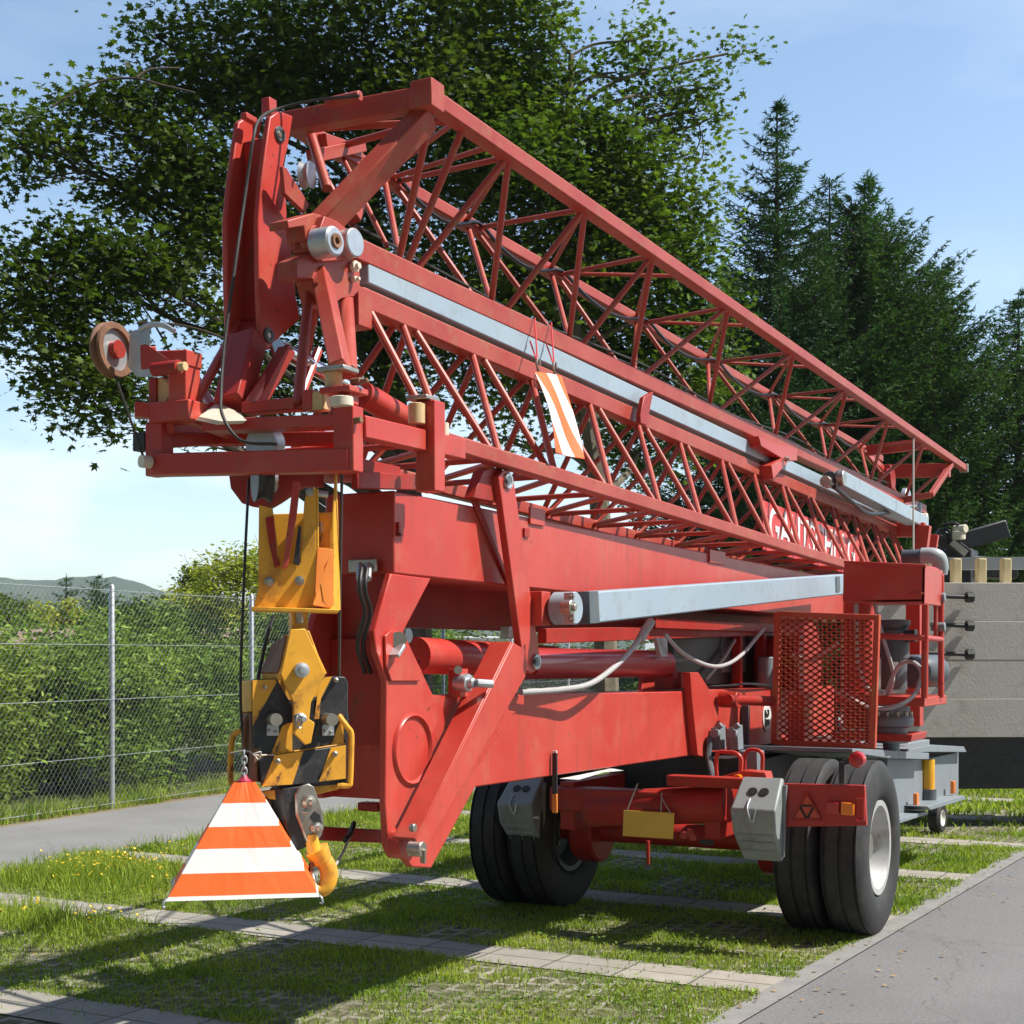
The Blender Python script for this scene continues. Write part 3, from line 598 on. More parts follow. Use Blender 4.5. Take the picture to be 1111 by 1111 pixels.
# ------------------------------------------------------------------ chain-link fence
fence = empty('chain_link_fence', F0, 'galvanised chain-link fence with round posts along the pale path at left', 'fence')
FH = 2.31; S0, S1 = -7.6, 33
for k in range(-3, 14):
    s = k * 2.52; p = F0 + FD * s; mb = MB()
    mb.path([p - Vector((0, 0, .05)), p + Vector((0, 0, FH + .02)), p + Vector((0, 0, FH + .045))], [.030, .030, .012], 12)
    build('post', mb, GALV, fence)
pit = .066; hh = FH - .02; V = []; Fc = []
def wire(a, b, r):
    d = (b - a).normalized(); e1 = d.cross(Vector((.31, -.95, .02))).normalized(); e2 = d.cross(e1); o = len(V)
    for q in (a, b):
        for j in range(3): V.append(tuple(q + (e1 * cos(2.094 * j) + e2 * sin(2.094 * j)) * r))
    for j in range(3): Fc.append((o + j, o + (j + 1) % 3, o + 3 + (j + 1) % 3, o + 3 + j))
slope = .78
span = hh * slope
s = S0 - span
while s < S1:
    for sg, dy in ((1, .034), (-1, .0375)):
        a = s if sg > 0 else s + span; b = s + span if sg > 0 else s
        za, zb = .03, .03 + hh
        A, B = a, b
        lo, hi = min(a, b), max(a, b)
        if lo < S0 or hi > S1: 
            t0 = max(0, min(1, (S0 - a) / (b - a))) if (b > a and a < S0) else (max(0, min(1, (S1 - a) / (b - a))) if (b < a and a > S1) else 0)
            t1 = max(0, min(1, (S1 - a) / (b - a))) if (b > a and b > S1) else (max(0, min(1, (S0 - a) / (b - a))) if (b < a and b < S0) else 1)
            A = a + (b - a) * t0; B = a + (b - a) * t1; za, zb = za + hh * t0, .03 + hh * t1
        if abs(B - A) > .05:
            # the net is split in runs so that each wire follows the fence plane
            wire(F0 + FD * A - FN * dy + Vector((0, 0, za)), F0 + FD * B - FN * dy + Vector((0, 0, zb)), .0012)
    s += pit
arr_mesh('wire_mesh', np.array(V), np.array(Fc), GALV, fence, loc=F0 + FD * 12 + Vector((0, 0, 1)))
for z in (.06, .56, 1.15, 1.72, 2.29):
    mb = MB(); mb.path([F0 + FD * S0 - FN * .035 + Vector((0, 0, z)), F0 + FD * S1 - FN * .035 + Vector((0, 0, z))], .0026, 5); build('tension_wire', mb, GALV, fence)

# low sheds beyond the hedge
ROOF = mat('brown_corrugated_roof', (.22, .15, .11), .8, col2=(.30, .22, .17), scale=2); SHW = mat('shed_boards', (.20, .17, .14), .85)
def shed(px0, px1, yt, dep, lab):
    a = PD(px0, HZ, dep); b = PD(px1, HZ, dep + .5); a.z = b.z = 0; d = (b - a); n = Vector((-d.y, d.x, 0)).normalized()
    if n.dot(FWD) < 0: n = -n
    zt = 1.6 + (HZ - yt) / F * dep; ze = zt - .5; W = 4
    root = empty('shed', a, lab, 'shed'); mb = MB()
    mb.prism([a, b, b + n * W, a + n * W], (0, 0, ze - .05)); build('wall', mb, SHW, root)
    mb = MB(); o = -n * .25 ; e = d.normalized() * .2
    prof = [a + o - e + Vector((0, 0, ze - .04)), a + n * W / 2 - e + Vector((0, 0, zt)), a + n * (W + .25) - e + Vector((0, 0, ze - .04)), a + n * (W + .25) - e + Vector((0, 0, ze + .04)), a + n * W / 2 - e + Vector((0, 0, zt + .08)), a + o - e + Vector((0, 0, ze + .04))]
    mb.prism(prof, d + 2 * e); build('roof', mb, ROOF, root, smooth=False)
shed(-60, 122, 684, 31, 'low shed with a brown roof showing over the hedge at the left edge')
shed(215, 330, 683, 40, 'low grey-brown shed roof behind the hedge left of the hook')

# white vans parked beyond the fence, seen through the gap between the red beams
VANW = mat('white_van_paint', (.72, .73, .74), .3, col2=(.68, .69, .70), scale=1, coat=.4); GLASS = mat('dark_window_glass', (.03, .035, .04), .08, coat=.5)
def van(px, dep, lab):
    c = PD(px, HZ, dep); c.z = 0; root = empty('parked_van', c, lab, 'van', 'vans parked beyond the fence'); d = RGT.copy(); n = -FWD
    def P(x, y, z): return c + d * x + n * y + Vector((0, 0, z))
    mb = MB(); prof = [(-2.5, .35), (2.45, .35), (2.5, .9), (2.3, 1.15), (1.75, 1.3), (1.2, 2.1), (.9, 2.2), (-2.45, 2.2), (-2.5, 2.0)]
    mb.prism([P(x, -.9, z) for x, z in prof], n * 1.8); build('body', mb, VANW, root, bev=.05)
    for x in (-1.6, 1.6):
        for y in (-.8, .8):
            mb = MB(); mb.cyl(P(x, y, .34), n, .34, .22, 20, ch=.03); w_ = build('wheel', mb, RUB, root)
            mb = MB(); mb.cyl(P(x, y + math.copysign(.112, y), .34), n, .2, .02, 16); build('rim', mb, GALV, w_)
    for x0, x1 in ((-2.2, -.9), (-.7, .3), (.45, 1.25)):
        mb = MB(); mb.prism([P(x0, .905, 1.35), P(x1, .905, 1.35), P(min(x1, 1.0), .905, 1.92), P(x0, .905, 1.92)], n * .01); build('window', mb, GLASS, root)
van(395, 41, 'white van beyond the fence, seen left of the red mast box'); van(520, 44, 'white van beyond the fence, seen through the gap under the red mast box')

# ------------------------------------------------------------------ grass in the paving, weeds and flowers
GRASS = leafmat('short_grass', (.15, .25, .03), (.33, .39, .07), .34, isl=.45, scale=1.5, rough=.6)
def blades(n, xr, yr, h0, h1, keep, wd=.0035):
    x = rng.uniform(*xr, n); y = rng.uniform(*yr, n); k = keep(x, y) > rng.random(n); x, y = x[k], y[k]; n = len(x)
    hh_ = rng.uniform(h0, h1, n) * (.5 + vnoise(x, y, .35, 2)); a = rng.uniform(0, 2 * pi, n); lean = rng.uniform(.1, .9, n) * hh_
    dx, dy = np.cos(a), np.sin(a); b = rng.uniform(0, 2 * pi, n); sx, sy = np.cos(b) * wd, np.sin(b) * wd
    z0 = np.full(n, -.004)
    p0 = np.stack([x - sx, y - sy, z0], 1); p1 = np.stack([x + sx, y + sy, z0], 1)
    mx_, my_ = x + dx * lean * .35, y + dy * lean * .35
    p2 = np.stack([mx_ - sx * .8, my_ - sy * .8, hh_ * .6], 1); p3 = np.stack([mx_ + sx * .8, my_ + sy * .8, hh_ * .6], 1)
    p4 = np.stack([x + dx * lean, y + dy * lean, hh_], 1)
    v = np.stack([p0, p1, p2, p3, p4], 1).reshape(-1, 3); base = np.arange(n)[:, None] * 5
    f = np.stack([base + np.array([0, 1, 3]), base + np.array([0, 3, 2]), base + np.array([2, 3, 4])], 1).reshape(-1, 3)
    return v, f
def keep_pav(x, y):
    strip = np.zeros_like(x, bool); edge = np.zeros_like(x)
    for a, b in STRIPS: strip |= (x > a + .03) & (x < b - .03)
    row = np.floor(y / .13); cx_ = ((x + .0725 * (row % 2)) / .145) % 1; cy_ = (y / .13) % 1
    cell = (np.abs(cx_ - .5) < .43) & (np.abs(cy_ - .5) < .42)
    nzs = .55 * vnoise(x, y, .8, 5) + .45 * vnoise(x, y, .22, 6)
    d = np.clip((nzs - .24) * 2.5, .10, 1) * np.where(cell, 1, .15)
    d = np.where(strip, .03 * (nzs > .62), d)
    d *= (y > yedge(x) + .03 - .11 * vnoise(x, y, .12, 41)) & (y < 5.0 + .1 * vnoise(x, y, .15, 42))
    return d
vs_, fs_, o_ = [], [], 0
def join(lst):
    V_, F_, o = [], [], 0
    for v, f in lst: V_.append(v); F_.append(f + o); o += len(v)
    return np.concatenate(V_), np.concatenate(F_)
near = blades(270000, (4.6, 8.9), (-1.5, 5), .010, .034, keep_pav, .0028)
mid = blades(190000, (8.9, 13.5), (-1.7, 5), .015, .05, keep_pav, .004)
far = blades(90000, (13.5, 26), (-2.2, 5), .03, .08, keep_pav, .008)
def keep_tall(x, y):
    d1 = np.exp(-(((x - 8.0) / .9) ** 2 + ((y - 4.3) / .9) ** 2)); d2 = np.exp(-(((x - 6.25) / .35) ** 2 + ((y - 3.2) / .5) ** 2)); d3 = .5 * np.exp(-(((x - 10.5) / 1.6) ** 2 + ((y - 4.75) / .35) ** 2))
    return np.clip(np.maximum(np.maximum(d1, d2), d3) * 1.3 * (vnoise(x, y, .3, 12) + .15), 0, 1) * keep_pav(x, y) ** .3 * (y < 5.02)
tall = blades(90000, (5.6, 12.5), (2.2, 5.05), .045, .125, keep_tall, .003)
# grass along the fence foot
def keep_f(x, y): return (np.abs(y - (fy(x) + .10)) < .22 * vnoise(x, y, .5, 4) + .02) * 1.
foot = blades(60000, (7, 26), (6.8, 9.5), .05, .2, keep_f, .005)
v, f = join([near, mid, far, tall, foot])
tag(arr_mesh('grass', v, f, GRASS, loc=(9, 2, 0)), 'short green grass growing in the paving grid', 'grass', kind='stuff')
CLOV = leafmat('clover_leaves', (.09, .17, .025), (.20, .29, .06), .2, isl=.4, scale=2)
n = 60000; x = rng.uniform(4.8, 14, n); y = rng.uniform(-1.7, 5, n); k = (keep_pav(x, y) * np.clip(vnoise(x, y, .5, 21) * 2 - .7, 0, 1)) > rng.random(n); x, y = x[k], y[k]
P = np.stack([x, y, rng.uniform(.008, .05, len(x))], 1)
v, f = scatter(DIA_V, DIA_F, P, rotmats(len(P), .6), rng.uniform(.018, .04, len(P)))
tag(arr_mesh('ground_weeds', v, f, CLOV, loc=(9, 2, 0)), 'small clover and weed leaves among the paving grass', 'weeds', kind='stuff')
FLO = mat('yellow_petals', (.80, .56, .03), .6, trans=.2)
n = 9000; x = rng.uniform(5.6, 12.5, n); y = rng.uniform(2.0, 5, n); k = (keep_tall(x, y) ** 1.5 * np.clip(vnoise(x, y, .25, 31) * 1.6 - .25, 0, 1) + .004) > rng.random(n) * 1.1; x, y = x[k], y[k]
P = np.stack([x, y, rng.uniform(.05, .14, len(x))], 1)
hexv = [(.5 * cos(a), .5 * sin(a), .1 * (i % 2)) for i, a in enumerate(np.linspace(0, 2 * pi, 8, endpoint=False))]
v, f = scatter(hexv, [(0, 1, 2), (0, 2, 3), (0, 3, 4), (0, 4, 5), (0, 5, 6), (0, 6, 7)], P, rotmats(len(P), .7), rng.uniform(.014, .026, len(P)))
tag(arr_mesh('wildflowers', v, f, FLO, loc=(8, 4, .1)), 'tiny yellow wildflowers in the taller grass by the path', 'flowers', kind='stuff')

DRY = mat('dry_leaves', (.22, .13, .05), .8, col2=(.34, .24, .09), scale=9, isl=.4)
n = 420; x = rng.uniform(4.8, 14, n); y = np.where(rng.random(n) < .6, yedge(x) - np.abs(rng.normal(0, .35, n)), rng.uniform(-1.2, 7, n))
P = np.stack([x, y, np.full(n, .016)], 1); v, f = scatter(LEAF_V, LEAF_F, P, rotmats(n, .25), rng.uniform(.012, .035, n))
tag(arr_mesh('dry_leaves', v, f, DRY, loc=(9, 0, 0)), 'few dry leaf scraps on the road edge and paving', 'dead leaves', kind='stuff')

# ------------------------------------------------------------------ air
hz = bpy.data.materials.new('haze_air'); hz.use_nodes = True; t = hz.node_tree; t.nodes.clear()
pv = N(t, 'ShaderNodeVolumePrincipled'); pv.inputs['Color'].default_value = (.80, .88, 1, 1); pv.inputs['Density'].default_value = .00022; pv.inputs['Anisotropy'].default_value = .2
mo_ = N(t, 'ShaderNodeOutputMaterial'); t.links.new(pv.outputs[0], mo_.inputs['Volume'])
mb = MB(); mb.box((500, 500, 49), (6200, 6200, 106)); hzo = build('haze', mb, hz, smooth=False); tag(hzo, kind='stuff'); tag(hzo, 'thin blue haze over the distant hills', 'haze', kind='stuff')
# ------------------------------------------------------------------ the folded crane
V3 = Vector
crane = empty('tower_crane', (8.25, -.1, 0), 'large red folded tower crane on a two-wheel transport axle', 'crane')
def part(name, mb, m=RED, parent=None, bev=.004, **kw): return build(name, mb, m, parent or crane, bev=bev, **kw)
YV = V3((0, 1, 0)); XV = V3((1, 0, 0)); ZV = V3((0, 0, 1))
def plate(pix, y, th): return MB().prism([PY(a, b, y) for a, b in pix], (0, th, 0))
def bolt(mb, p, ax, r=.02, h=.03, n=14):
    mb.lathe(p, ax, [(-h / 2, r), (h * .4, r), (h * .5, r * .62), (h * 1.15, r * .58), (h * 1.2, r * .4)], n); return mb

# ---- folded jib: upper section (two chords on top, one below), lower section (one on top, two below)
zA = lambda X: 3.815 - .0153 * (X - 5.12)
zB = lambda X: 3.245 - .0075 * (X - 5.72)
zC = lambda X: 3.045 - .0226 * (X - 5.72)
zD = lambda X: 2.465 - .0247 * (X - 5.12)
A = lambda X: V3((X, -.35, zA(X))); Fp = lambda X: V3((X, .35, zA(X) + .03)); B = lambda X: V3((X, 0, zB(X)))
Cc = lambda X: V3((X, 0, zC(X))); Dn = lambda X: V3((X, -.35, zD(X))); Df = lambda X: V3((X, .35, zD(X)))
up_j = part('jib_section', MB().box(A(4.83) + V3((.02, .0, .0)), (.10, .10, .11)), LATT)
lo_j = part('jib_section', MB().beam(V3((4.86, .0, 3.10)), V3((4.86, .0, 2.94)), .10, .10), LATT)
def chord(fn, x0, x1, wd, ht, par, m=LATT):
    part('chord', MB().beam(fn(x0), fn(x1), wd, ht), m, par, bev=.008)
chord(A, 4.84, 16.05, .070, .070, up_j); chord(Fp, 4.84, 15.2, .066, .066, up_j); chord(B, 4.75, 15.6, .095, .095, up_j)
chord(Cc, 4.86, 14.4, .085, .090, lo_j); chord(Dn, 4.93, 14.2, .066, .070, lo_j); chord(Df, 4.93, 14.2, .066, .070, lo_j)
# lengths of round bar between the chords
An = [5.15, 5.54, 6.33, 7.20, 8.42, 9.79, 11.21, 12.62, 14.05, 15.4]
Bn = [5.22, 6.05, 6.91, 7.75, 9.05, 10.47, 11.9, 13.35, 14.8]
Fn = [5.64, 6.42, 7.39, 8.65, 9.98, 11.43, 12.93, 14.4]
br = []
def ad(p, q, r, par, key): br.append((p, q, r, par, key))
r_u, r_l = .0155, .0165
ad(A(4.9), B(5.17), r_u, up_j, 0); ad(A(5.15), B(5.22), r_u, up_j, 0); ad(A(5.54), B(5.28), r_u, up_j, 0)
for i in range(1, len(Bn)):
    ad(A(An[i]), B(Bn[i] - .05), r_u, up_j, 0); ad(A(An[i + 1] if i + 1 < len(An) else 15.9), B(Bn[i] + .05), r_u, up_j, 0)
for i, x in enumerate(Fn):
    ad(Fp(x - .03), B(Bn[i] + .0), r_u * .95, up_j, 1)
    if i + 1 < len(Bn): ad(Fp(x + .04), B(Bn[i + 1] - .12), r_u * .95, up_j, 1)
    ad(Fp(x - .05), A(An[i] if i else 5.10), r_u * .85, up_j, 1); ad(Fp(x + .05), A(An[i + 1] + .03), r_u * .85, up_j, 1)
    if i != 1: ad(Fp(x), A((An[i + 1] - .12) if i == 0 else (An[i + 1] + An[min(i + 2, 9)]) / 2 - .12), r_u * .75, up_j, 1)
ad(Fp(4.95), A(5.12), r_u, up_j, 1); ad(Fp(5.2), A(5.05), r_u, up_j, 1)
Cn = [5.225, 5.84, 6.45, 7.14, 7.82, 8.49, 9.27, 9.95, 10.62, 11.3, 12.0, 12.7, 13.4, 14.1]
Dk = [4.97, 5.437, 5.98, 6.63, 7.28, 7.91, 8.56, 9.26, 9.92, 10.58, 11.25, 11.95, 12.65, 13.35, 14.0]
ad(Cc(4.93), Dn(4.93), r_l, lo_j, 0); ad(Cc(4.93), Df(4.96), r_l, lo_j, 1)
for i, x in enumerate(Cn):
    ad(Cc(x - .03), Dn(Dk[i] + .02), r_l, lo_j, 0); ad(Cc(x + .05), Dn(Dk[i + 1] - .03), r_l, lo_j, 0)
    ad(Cc(x - .03), Df(Dk[i] + .02), r_l * .95, lo_j, 1); ad(Cc(x + .05), Df(Dk[i + 1] - .03), r_l * .95, lo_j, 1)
for i in range(len(Dk) - 1):
    ad(Dn(Dk[i]), Df(Dk[i] + .03), r_l * .9, lo_j, 2); ad(Dn(Dk[i] + .05), Df(Dk[i + 1]), r_l * .9, lo_j, 2)
br.sort(key=lambda b: (b[4] > 0, ((b[0] + b[1]) / 2 - CAM).length))
rest = {}
for i, (p, q, r, par, k) in enumerate(br):
    if i < 98: part('brace', MB().tube(p, q, r, 10), LATT, par, bev=0)
    else: rest.setdefault(par.name, (par, MB()))[1].tube(p, q, r, 8)
for par, mb in rest.values(): tag(part('brace', mb, LATT, par, bev=0), kind='stuff')
# control cable draped along the far upper chord, and slack ropes inside the section
cbl = []
for i in range(len(Fn) - 1):
    for f_ in (0, .25, .5, .75): x = Fn[i] + (Fn[i + 1] - Fn[i]) * f_; cbl.append(Fp(x) + V3((0, -.05, .01 - .09 * sin(pi * f_))))
part('control_cable', MB().path(crv(cbl, 3), .011, 7), HOSEB, up_j, bev=0)
for yy, s0 in ((.12, .16), (.05, .10)):
    part('slack_rope', MB().path(crv([V3((4.9 + 9.4 * f_, yy, zB(4.9 + 9.4 * f_) + .14 - s0 * .5 * sin(pi * f_ * 3) ** 2)) for f_ in np.linspace(0, 1, 13)], 4), .006, 6), ROPE, up_j, bev=0)
# front end frame of the upper section
part('end_bar', MB().beam(A(4.84) + V3((0, .04, -.01)), Fp(4.84) + V3((0, .05, -.02)), .075, .085), LATT, up_j, bev=.006)
Bs = PY(345, 250, -.03)
part('end_strut', MB().beam(A(4.90) + V3((0, .03, -.05)), Bs, .07, .115, up=(1, 0, .0)), LATT, up_j, bev=.006)
part('end_strut', MB().tube(PY(331, 126, .32), PY(355, 205, .12), .022, 12), LATT, up_j)
part('end_strut', MB().beam(PY(349, 152, .30), PY(389, 166, .33), .05, .055), LATT, up_j)
part('end_strut', MB().beam(PY(338, 170, .26), PY(392, 158, .30), .05, .055), LATT, up_j)
part('end_strut', MB().beam(PY(404, 176, .16), PY(384, 238, .02), .04, .045, up=(0, 1, 0)), LATT, up_j)
part('end_strut', MB().tube(PY(339, 168, .25), PY(392, 262, .02), .014), LATT, up_j); part('end_strut', MB().tube(PY(372, 172, .3), PY(420, 268, .02), .012), LATT, up_j)
part('end_bracket', MB().prism([PY(a, b, -.07) for a, b in [(312, 239), (340, 231), (352, 234), (344, 252), (332, 262), (330, 245), (313, 248)]], (0, .09, 0)), LATT, up_j)
part('end_bracket', MB().prism([PY(a, b, .12) for a, b in [(307, 180), (311, 182), (336, 222), (331, 231), (309, 210)]], (0, .02, 0)), LATT, up_j)
# fold hinge: bosses, pin and gusset plates
hp = PY(361, 262, -.19)
mb = MB(); ax = V3((.05, 1, 0))
mb.lathe(hp, ax, [(-.015, .030), (-.015, .048), (-.008, .056), (.03, .058), (.075, .058), (.075, .03)], 32, closed=True)
hb = part('hinge_pin', mb, GALV, up_j, bev=0); part('bush', MB().lathe(hp, ax, [(-.022, .014), (-.024, .026), (-.010, .031), (.06, .031), (.06, .014)], 24, closed=True), RUST, hb, bev=0)
mb = MB(); hq = PY(375, 265, -.10); mb.cyl(hq, ax, .056, .10, 24); part('hinge_boss', mb, GALV, up_j, bev=0)
mb = MB(); mb.cyl(PY(333, 262, .02), ax, .052, .10, 24); mb.cyl(PY(341, 263, -.06), ax, .062, .05, 24); part('hinge_boss', mb, LATT, up_j, bev=0)
part('gusset', plate([(352, 234), (366, 240), (391, 259), (391, 278), (380, 282), (350, 284), (343, 270), (346, 250)], -.105, .11), LATT, up_j)
part('gusset', plate([(340, 272), (352, 283), (380, 281), (390, 284), (391, 314), (384, 322), (371, 324), (358, 333), (348, 330), (341, 303), (322, 302), (322, 282)], -.075, .09), LATT, lo_j)
part('upright', MB().beam(PY(349, 300, -.06), PY(370, 402, -.40), .085, .06, up=(0, 1, 0)), LATT, lo_j, bev=.006)
part('upright', MB().tube(PY(375, 322, -.02), PY(379, 404, -.38), .031, 14), LATT, lo_j)
part('upright', MB().tube(PY(337, 300, .0), PX(323, 440, 4.24), .021, 14), LATT, lo_j)
part('upright', MB().tube(PY(345, 315, .05), PY(330, 395, .25), .02, 12), LATT, lo_j)
mb = MB(); bolt(mb, PY(385, 289, -.09), (0, -1, 0), .022, .02); bolt(mb, PY(385, 303, -.09), (0, -1, 0), .012, .02); part('bolt', mb, CREAM, lo_j, bev=0)

# ---- grey telescopic strut lying between the two sections
zG = lambda X: zC(X) + .102
part('stay_bar', MB().beam(V3((4.89, -.01, zG(4.89) + .012)), V3((14.6, -.01, zG(14.6) + .03)), .07, .098), GREYP, bev=.006)
p0, p1 = PY(908, 520, -.20), PY(1000, 568, -.20)
cyl_ = part('ram_housing', MB().beam(p0, p1, .14, .125), GREYP, bev=.008)
mb = MB(); mb.cyl(PY(903, 521, -.22), (p1 - p0), .062, .16, 20); mb.cyl(PY(911, 517, -.30), (0, 1, 0), .05, .05, 20); part('ram_motor', mb, DGREY, cyl_, bev=0)
mb = MB(); mb.cyl(PY(913, 519, -.32), (0, 1, 0), .062, .05, 20); mb.cyl(PY(897, 523, -.22), (p1 - p0), .045, .1, 16); part('ram_cap', mb, STEEL, cyl_, bev=0)
part('ram_hose', MB().path(crv([PY(905, 528, -.3), PY(925, 545, -.3), PY(942, 557, -.28), PY(965, 556, -.2)], 6), .018), HOSEB, bev=0)
mb = MB(); mb.beam(PY(998, 545, -.2), PY(998, 562, -.2), .03, .03); mb.beam(PY(980, 549, -.1), PY(1000, 549, -.2), .02, .02); part('ram_bracket', mb, GREYP, cyl_)
part('ram_roller', MB().cyl(PY(1003, 562, -.22), (0, 1, 0), .05, .06, 16), CREAM, cyl_, bev=0)
# clamps holding the sections together
part('clamp_plate', MB().prism([PY(a, b, -.11) for a, b in [(695, 450), (699, 431), (709, 425), (702, 462), (695, 459)]], (0, .03, 0)), REDD)
cl = part('clamp_plate', MB().prism([PY(a, b, -.13) for a, b in [(823, 473), (836, 480), (865, 487), (865, 500), (856, 500), (839, 520), (837, 505), (848, 497), (826, 484)]], (0, .14, 0)), RED)
mb = MB(); bolt(mb, PY(853, 498, -.15), (0, -1, 0), .02, .02); part('bolt', mb, STEEL, cl, bev=0)

# ---- tail of the upper section
mb = MB()
part('tail_bar', MB().beam(PX(941, 489, 14.35), PX(1000, 482, 14.35), .08, .10), RED, up_j)
part('tail_bar', MB().beam(A(15.3) - ZV * .12, Fp(15.3) - ZV * .12, .08, .14), RED, up_j)
part('tail_bar', MB().beam(Fp(14.3), Fp(15.3) - ZV * .1, .06, .06), RED, up_j)
p, q, r_ = A(15.35) - ZV * .05, PY(1010, 537, -.30), PY(978, 543, -.02)
part('tail_stay', MB().beam(p, q, .05, .05), LATT, up_j); part('tail_stay', MB().beam(q, r_, .05, .06), LATT, up_j)
part('tail_stay', MB().beam(PX(964, 505, 14.7), PX(969, 535, 14.7), .05, .05, up=(1, 0, 0)), LATT, up_j); part('tail_stay', MB().beam(PX(957, 512, 14.5), PX(952, 532, 14.5), .05, .05, up=(1, 0, 0)), LATT, up_j)
part('tail_sheave', MB().cyl(PX(966, 520, 14.6), (0, 1, 0), .11, .06, 20), REDD, up_j, bev=0)
part('tail_sheave', MB().cyl(PX(983, 546, 15.0), (0, 1, 0), .16, .05, 24), GALV, up_j, bev=0)
part('end_cap', MB().box(A(16.05), (.05, .09, .09)), STEEL, up_j)
part('hoist_rope', MB().tube(PY(991, 470, -.35), PY(991, 610, -.5), .009, 6), ROPEL, bev=0)
# support post at the far end of the lower section
part('rear_support', MB().beam(PX(1003, 570, 14.2), PX(998, 610, 14.2), .10, .12, up=(0, 1, 0)), RED); part('rear_support', MB().beam(PX(965, 575, 14.3), PX(1004, 575, 14.3), .1, .14), RED)
part('rear_support', MB().beam(PX(1013, 580, 14.6), PX(1009, 606, 14.6), .06, .1, up=(0, 1, 0)), RED)

# ---- the mast box (upper) and the chassis beam (lower)
NY, FY = -.25, .08
box_pts = [(4.76, 1.925), (4.76, 2.255), (12.2, 2.215), (12.2, 1.89), (6.7, 1.905), (6.4, 1.915)]
mast = part('mast_box', MB().prism([V3((x, NY, z)) for x, z in box_pts], (0, FY - NY, 0)), RED, bev=.008)
for (a, b), (c_, d2) in (((574, 550), (590, 571)), ((769, 596), (786, 613))):
    pa = PY(a, b, NY - .004); pb = PY(c_, d2, NY - .004)
    part('lifting_plate', MB().box(((pa.x + pb.x) / 2, NY - .006, (pa.z + pb.z) / 2), (abs(pb.x - pa.x), .012, abs(pa.z - pb.z))), RED, mast, bev=.002)
mb = MB(); mb.box(PY(432.5, 574, NY - .006), (.012, .012, .055)); mb.box(PY(434, 580, NY - .006), (.03, .012, .012)); part('latch', mb, REDD, mast, bev=0)
mb = MB(); mb.box(PY(571, 578, NY - .005), (.05, .01, .04)); part('latch', mb, REDD, mast, bev=0)
# side wall of the lower front: necked plate from the mast box down to the stabiliser foot
neck = [(424, 622), (468, 627.5), (438, 685), (458.5, 730), (470, 754), (506, 755.6), (560, 753.5), (747, 750), (749, 730), (758, 730), (769, 748), (840, 747), (905, 744), (905, 796), (838, 807), (756, 819), (516, 854),
        (468, 942), (447, 941), (440, 932), (427, 931), (421, 920), (418, 871), (419, 738), (408, 707), (406, 684), (412, 664)]
chs = part('chassis_beam', plate(neck, NY, .03), RED, bev=.006)
mb = MB(); mb.prism([V3((p.x, FY - .03, max(p.z, 1.03))) for p in [PY(a, b, NY) for a, b in neck if not (a < 500 and b > 872)]], (0, .03, 0)); part('side_plate', mb, RED, chs, bev=.004)
mb = MB(); mb.prism([V3((4.78, NY + .03, z)) for z in (1.03, 1.42)] + [V3((10.6, NY + .03, 1.37)), V3((10.6, NY + .03, 1.02)), V3((5.4, NY + .03, 1.03))], (0, FY - NY - .06, 0)); part('web', mb, RED, chs, bev=0)
mb = MB(); mb.box((4.76, (NY + FY) / 2, 1.46), (.03, FY - NY - .06, .42)); mb.box((4.80, (NY + FY) / 2, 1.78), (.05, FY - NY - .06, .30)); part('front_plate', mb, REDD, chs, bev=.003)
# raised collar round the pin, big pressed ring, doubler, stiffener
def disc_on(px, py, r, th, y=NY, n=28): return MB().cyl(PY(px, py, y - th / 2 + .001), (0, 1, 0), r, th, n, ch=.002)
part('collar_plate', plate([(418, 690), (424, 684), (431, 684), (437, 690), (458, 728), (456, 739), (425, 739), (419, 722)], NY - .012, .012), RED, chs, bev=.003)
mb = MB(); c = PY(447, 813, NY)
mb.lathe(c, (0, -1, 0), [(-.002, .125), (.008, .130), (.014, .137), (.008, .144), (-.002, .148)], 48); part('pressed_ring', mb, RED, chs, bev=0)
mb = MB(); mb.path([PY(432.5, 694, NY - .03), PY(432.5, 694, NY + .05)], .032, 20); pn = part('pin', mb, STEEL, chs, bev=0)
part('pin_keeper', MB().beam(PY(434, 700, NY - .03), PY(427, 712, NY - .03), .015, .05, up=(0, 1, 0)), GALV, pn, bev=.002)
part('stiffener', plate([(749, 729.5), (758, 729.5), (769, 747), (780, 780), (774, 790), (764, 822), (757, 819.5), (751, 760)], NY - .05, .049), RED, chs)
part('side_reflector', MB().beam(PY(602, 817, NY - .02), PY(602, 861, NY - .02), .012, .026, up=(0, 1, 0)), BLK, chs, bev=.003)
part('side_reflector', MB().beam(PY(602, 861.3, NY - .02), PY(602, 882, NY - .02), .012, .026, up=(0, 1, 0)), ORG, chs, bev=.003); part('side_reflector', MB().beam(PY(602, 814.5, NY - .02), PY(602, 816.8, NY - .02), .012, .02, up=(0, 1, 0)), WHT, chs, bev=0)
part('mud_strip', MB().prism([PY(a, b, NY - .015) for a, b in [(611, 845), (632, 841), (666, 834), (677, 836), (655, 838), (628, 846)]], (0, .02, 0)), WHT, chs, bev=0)
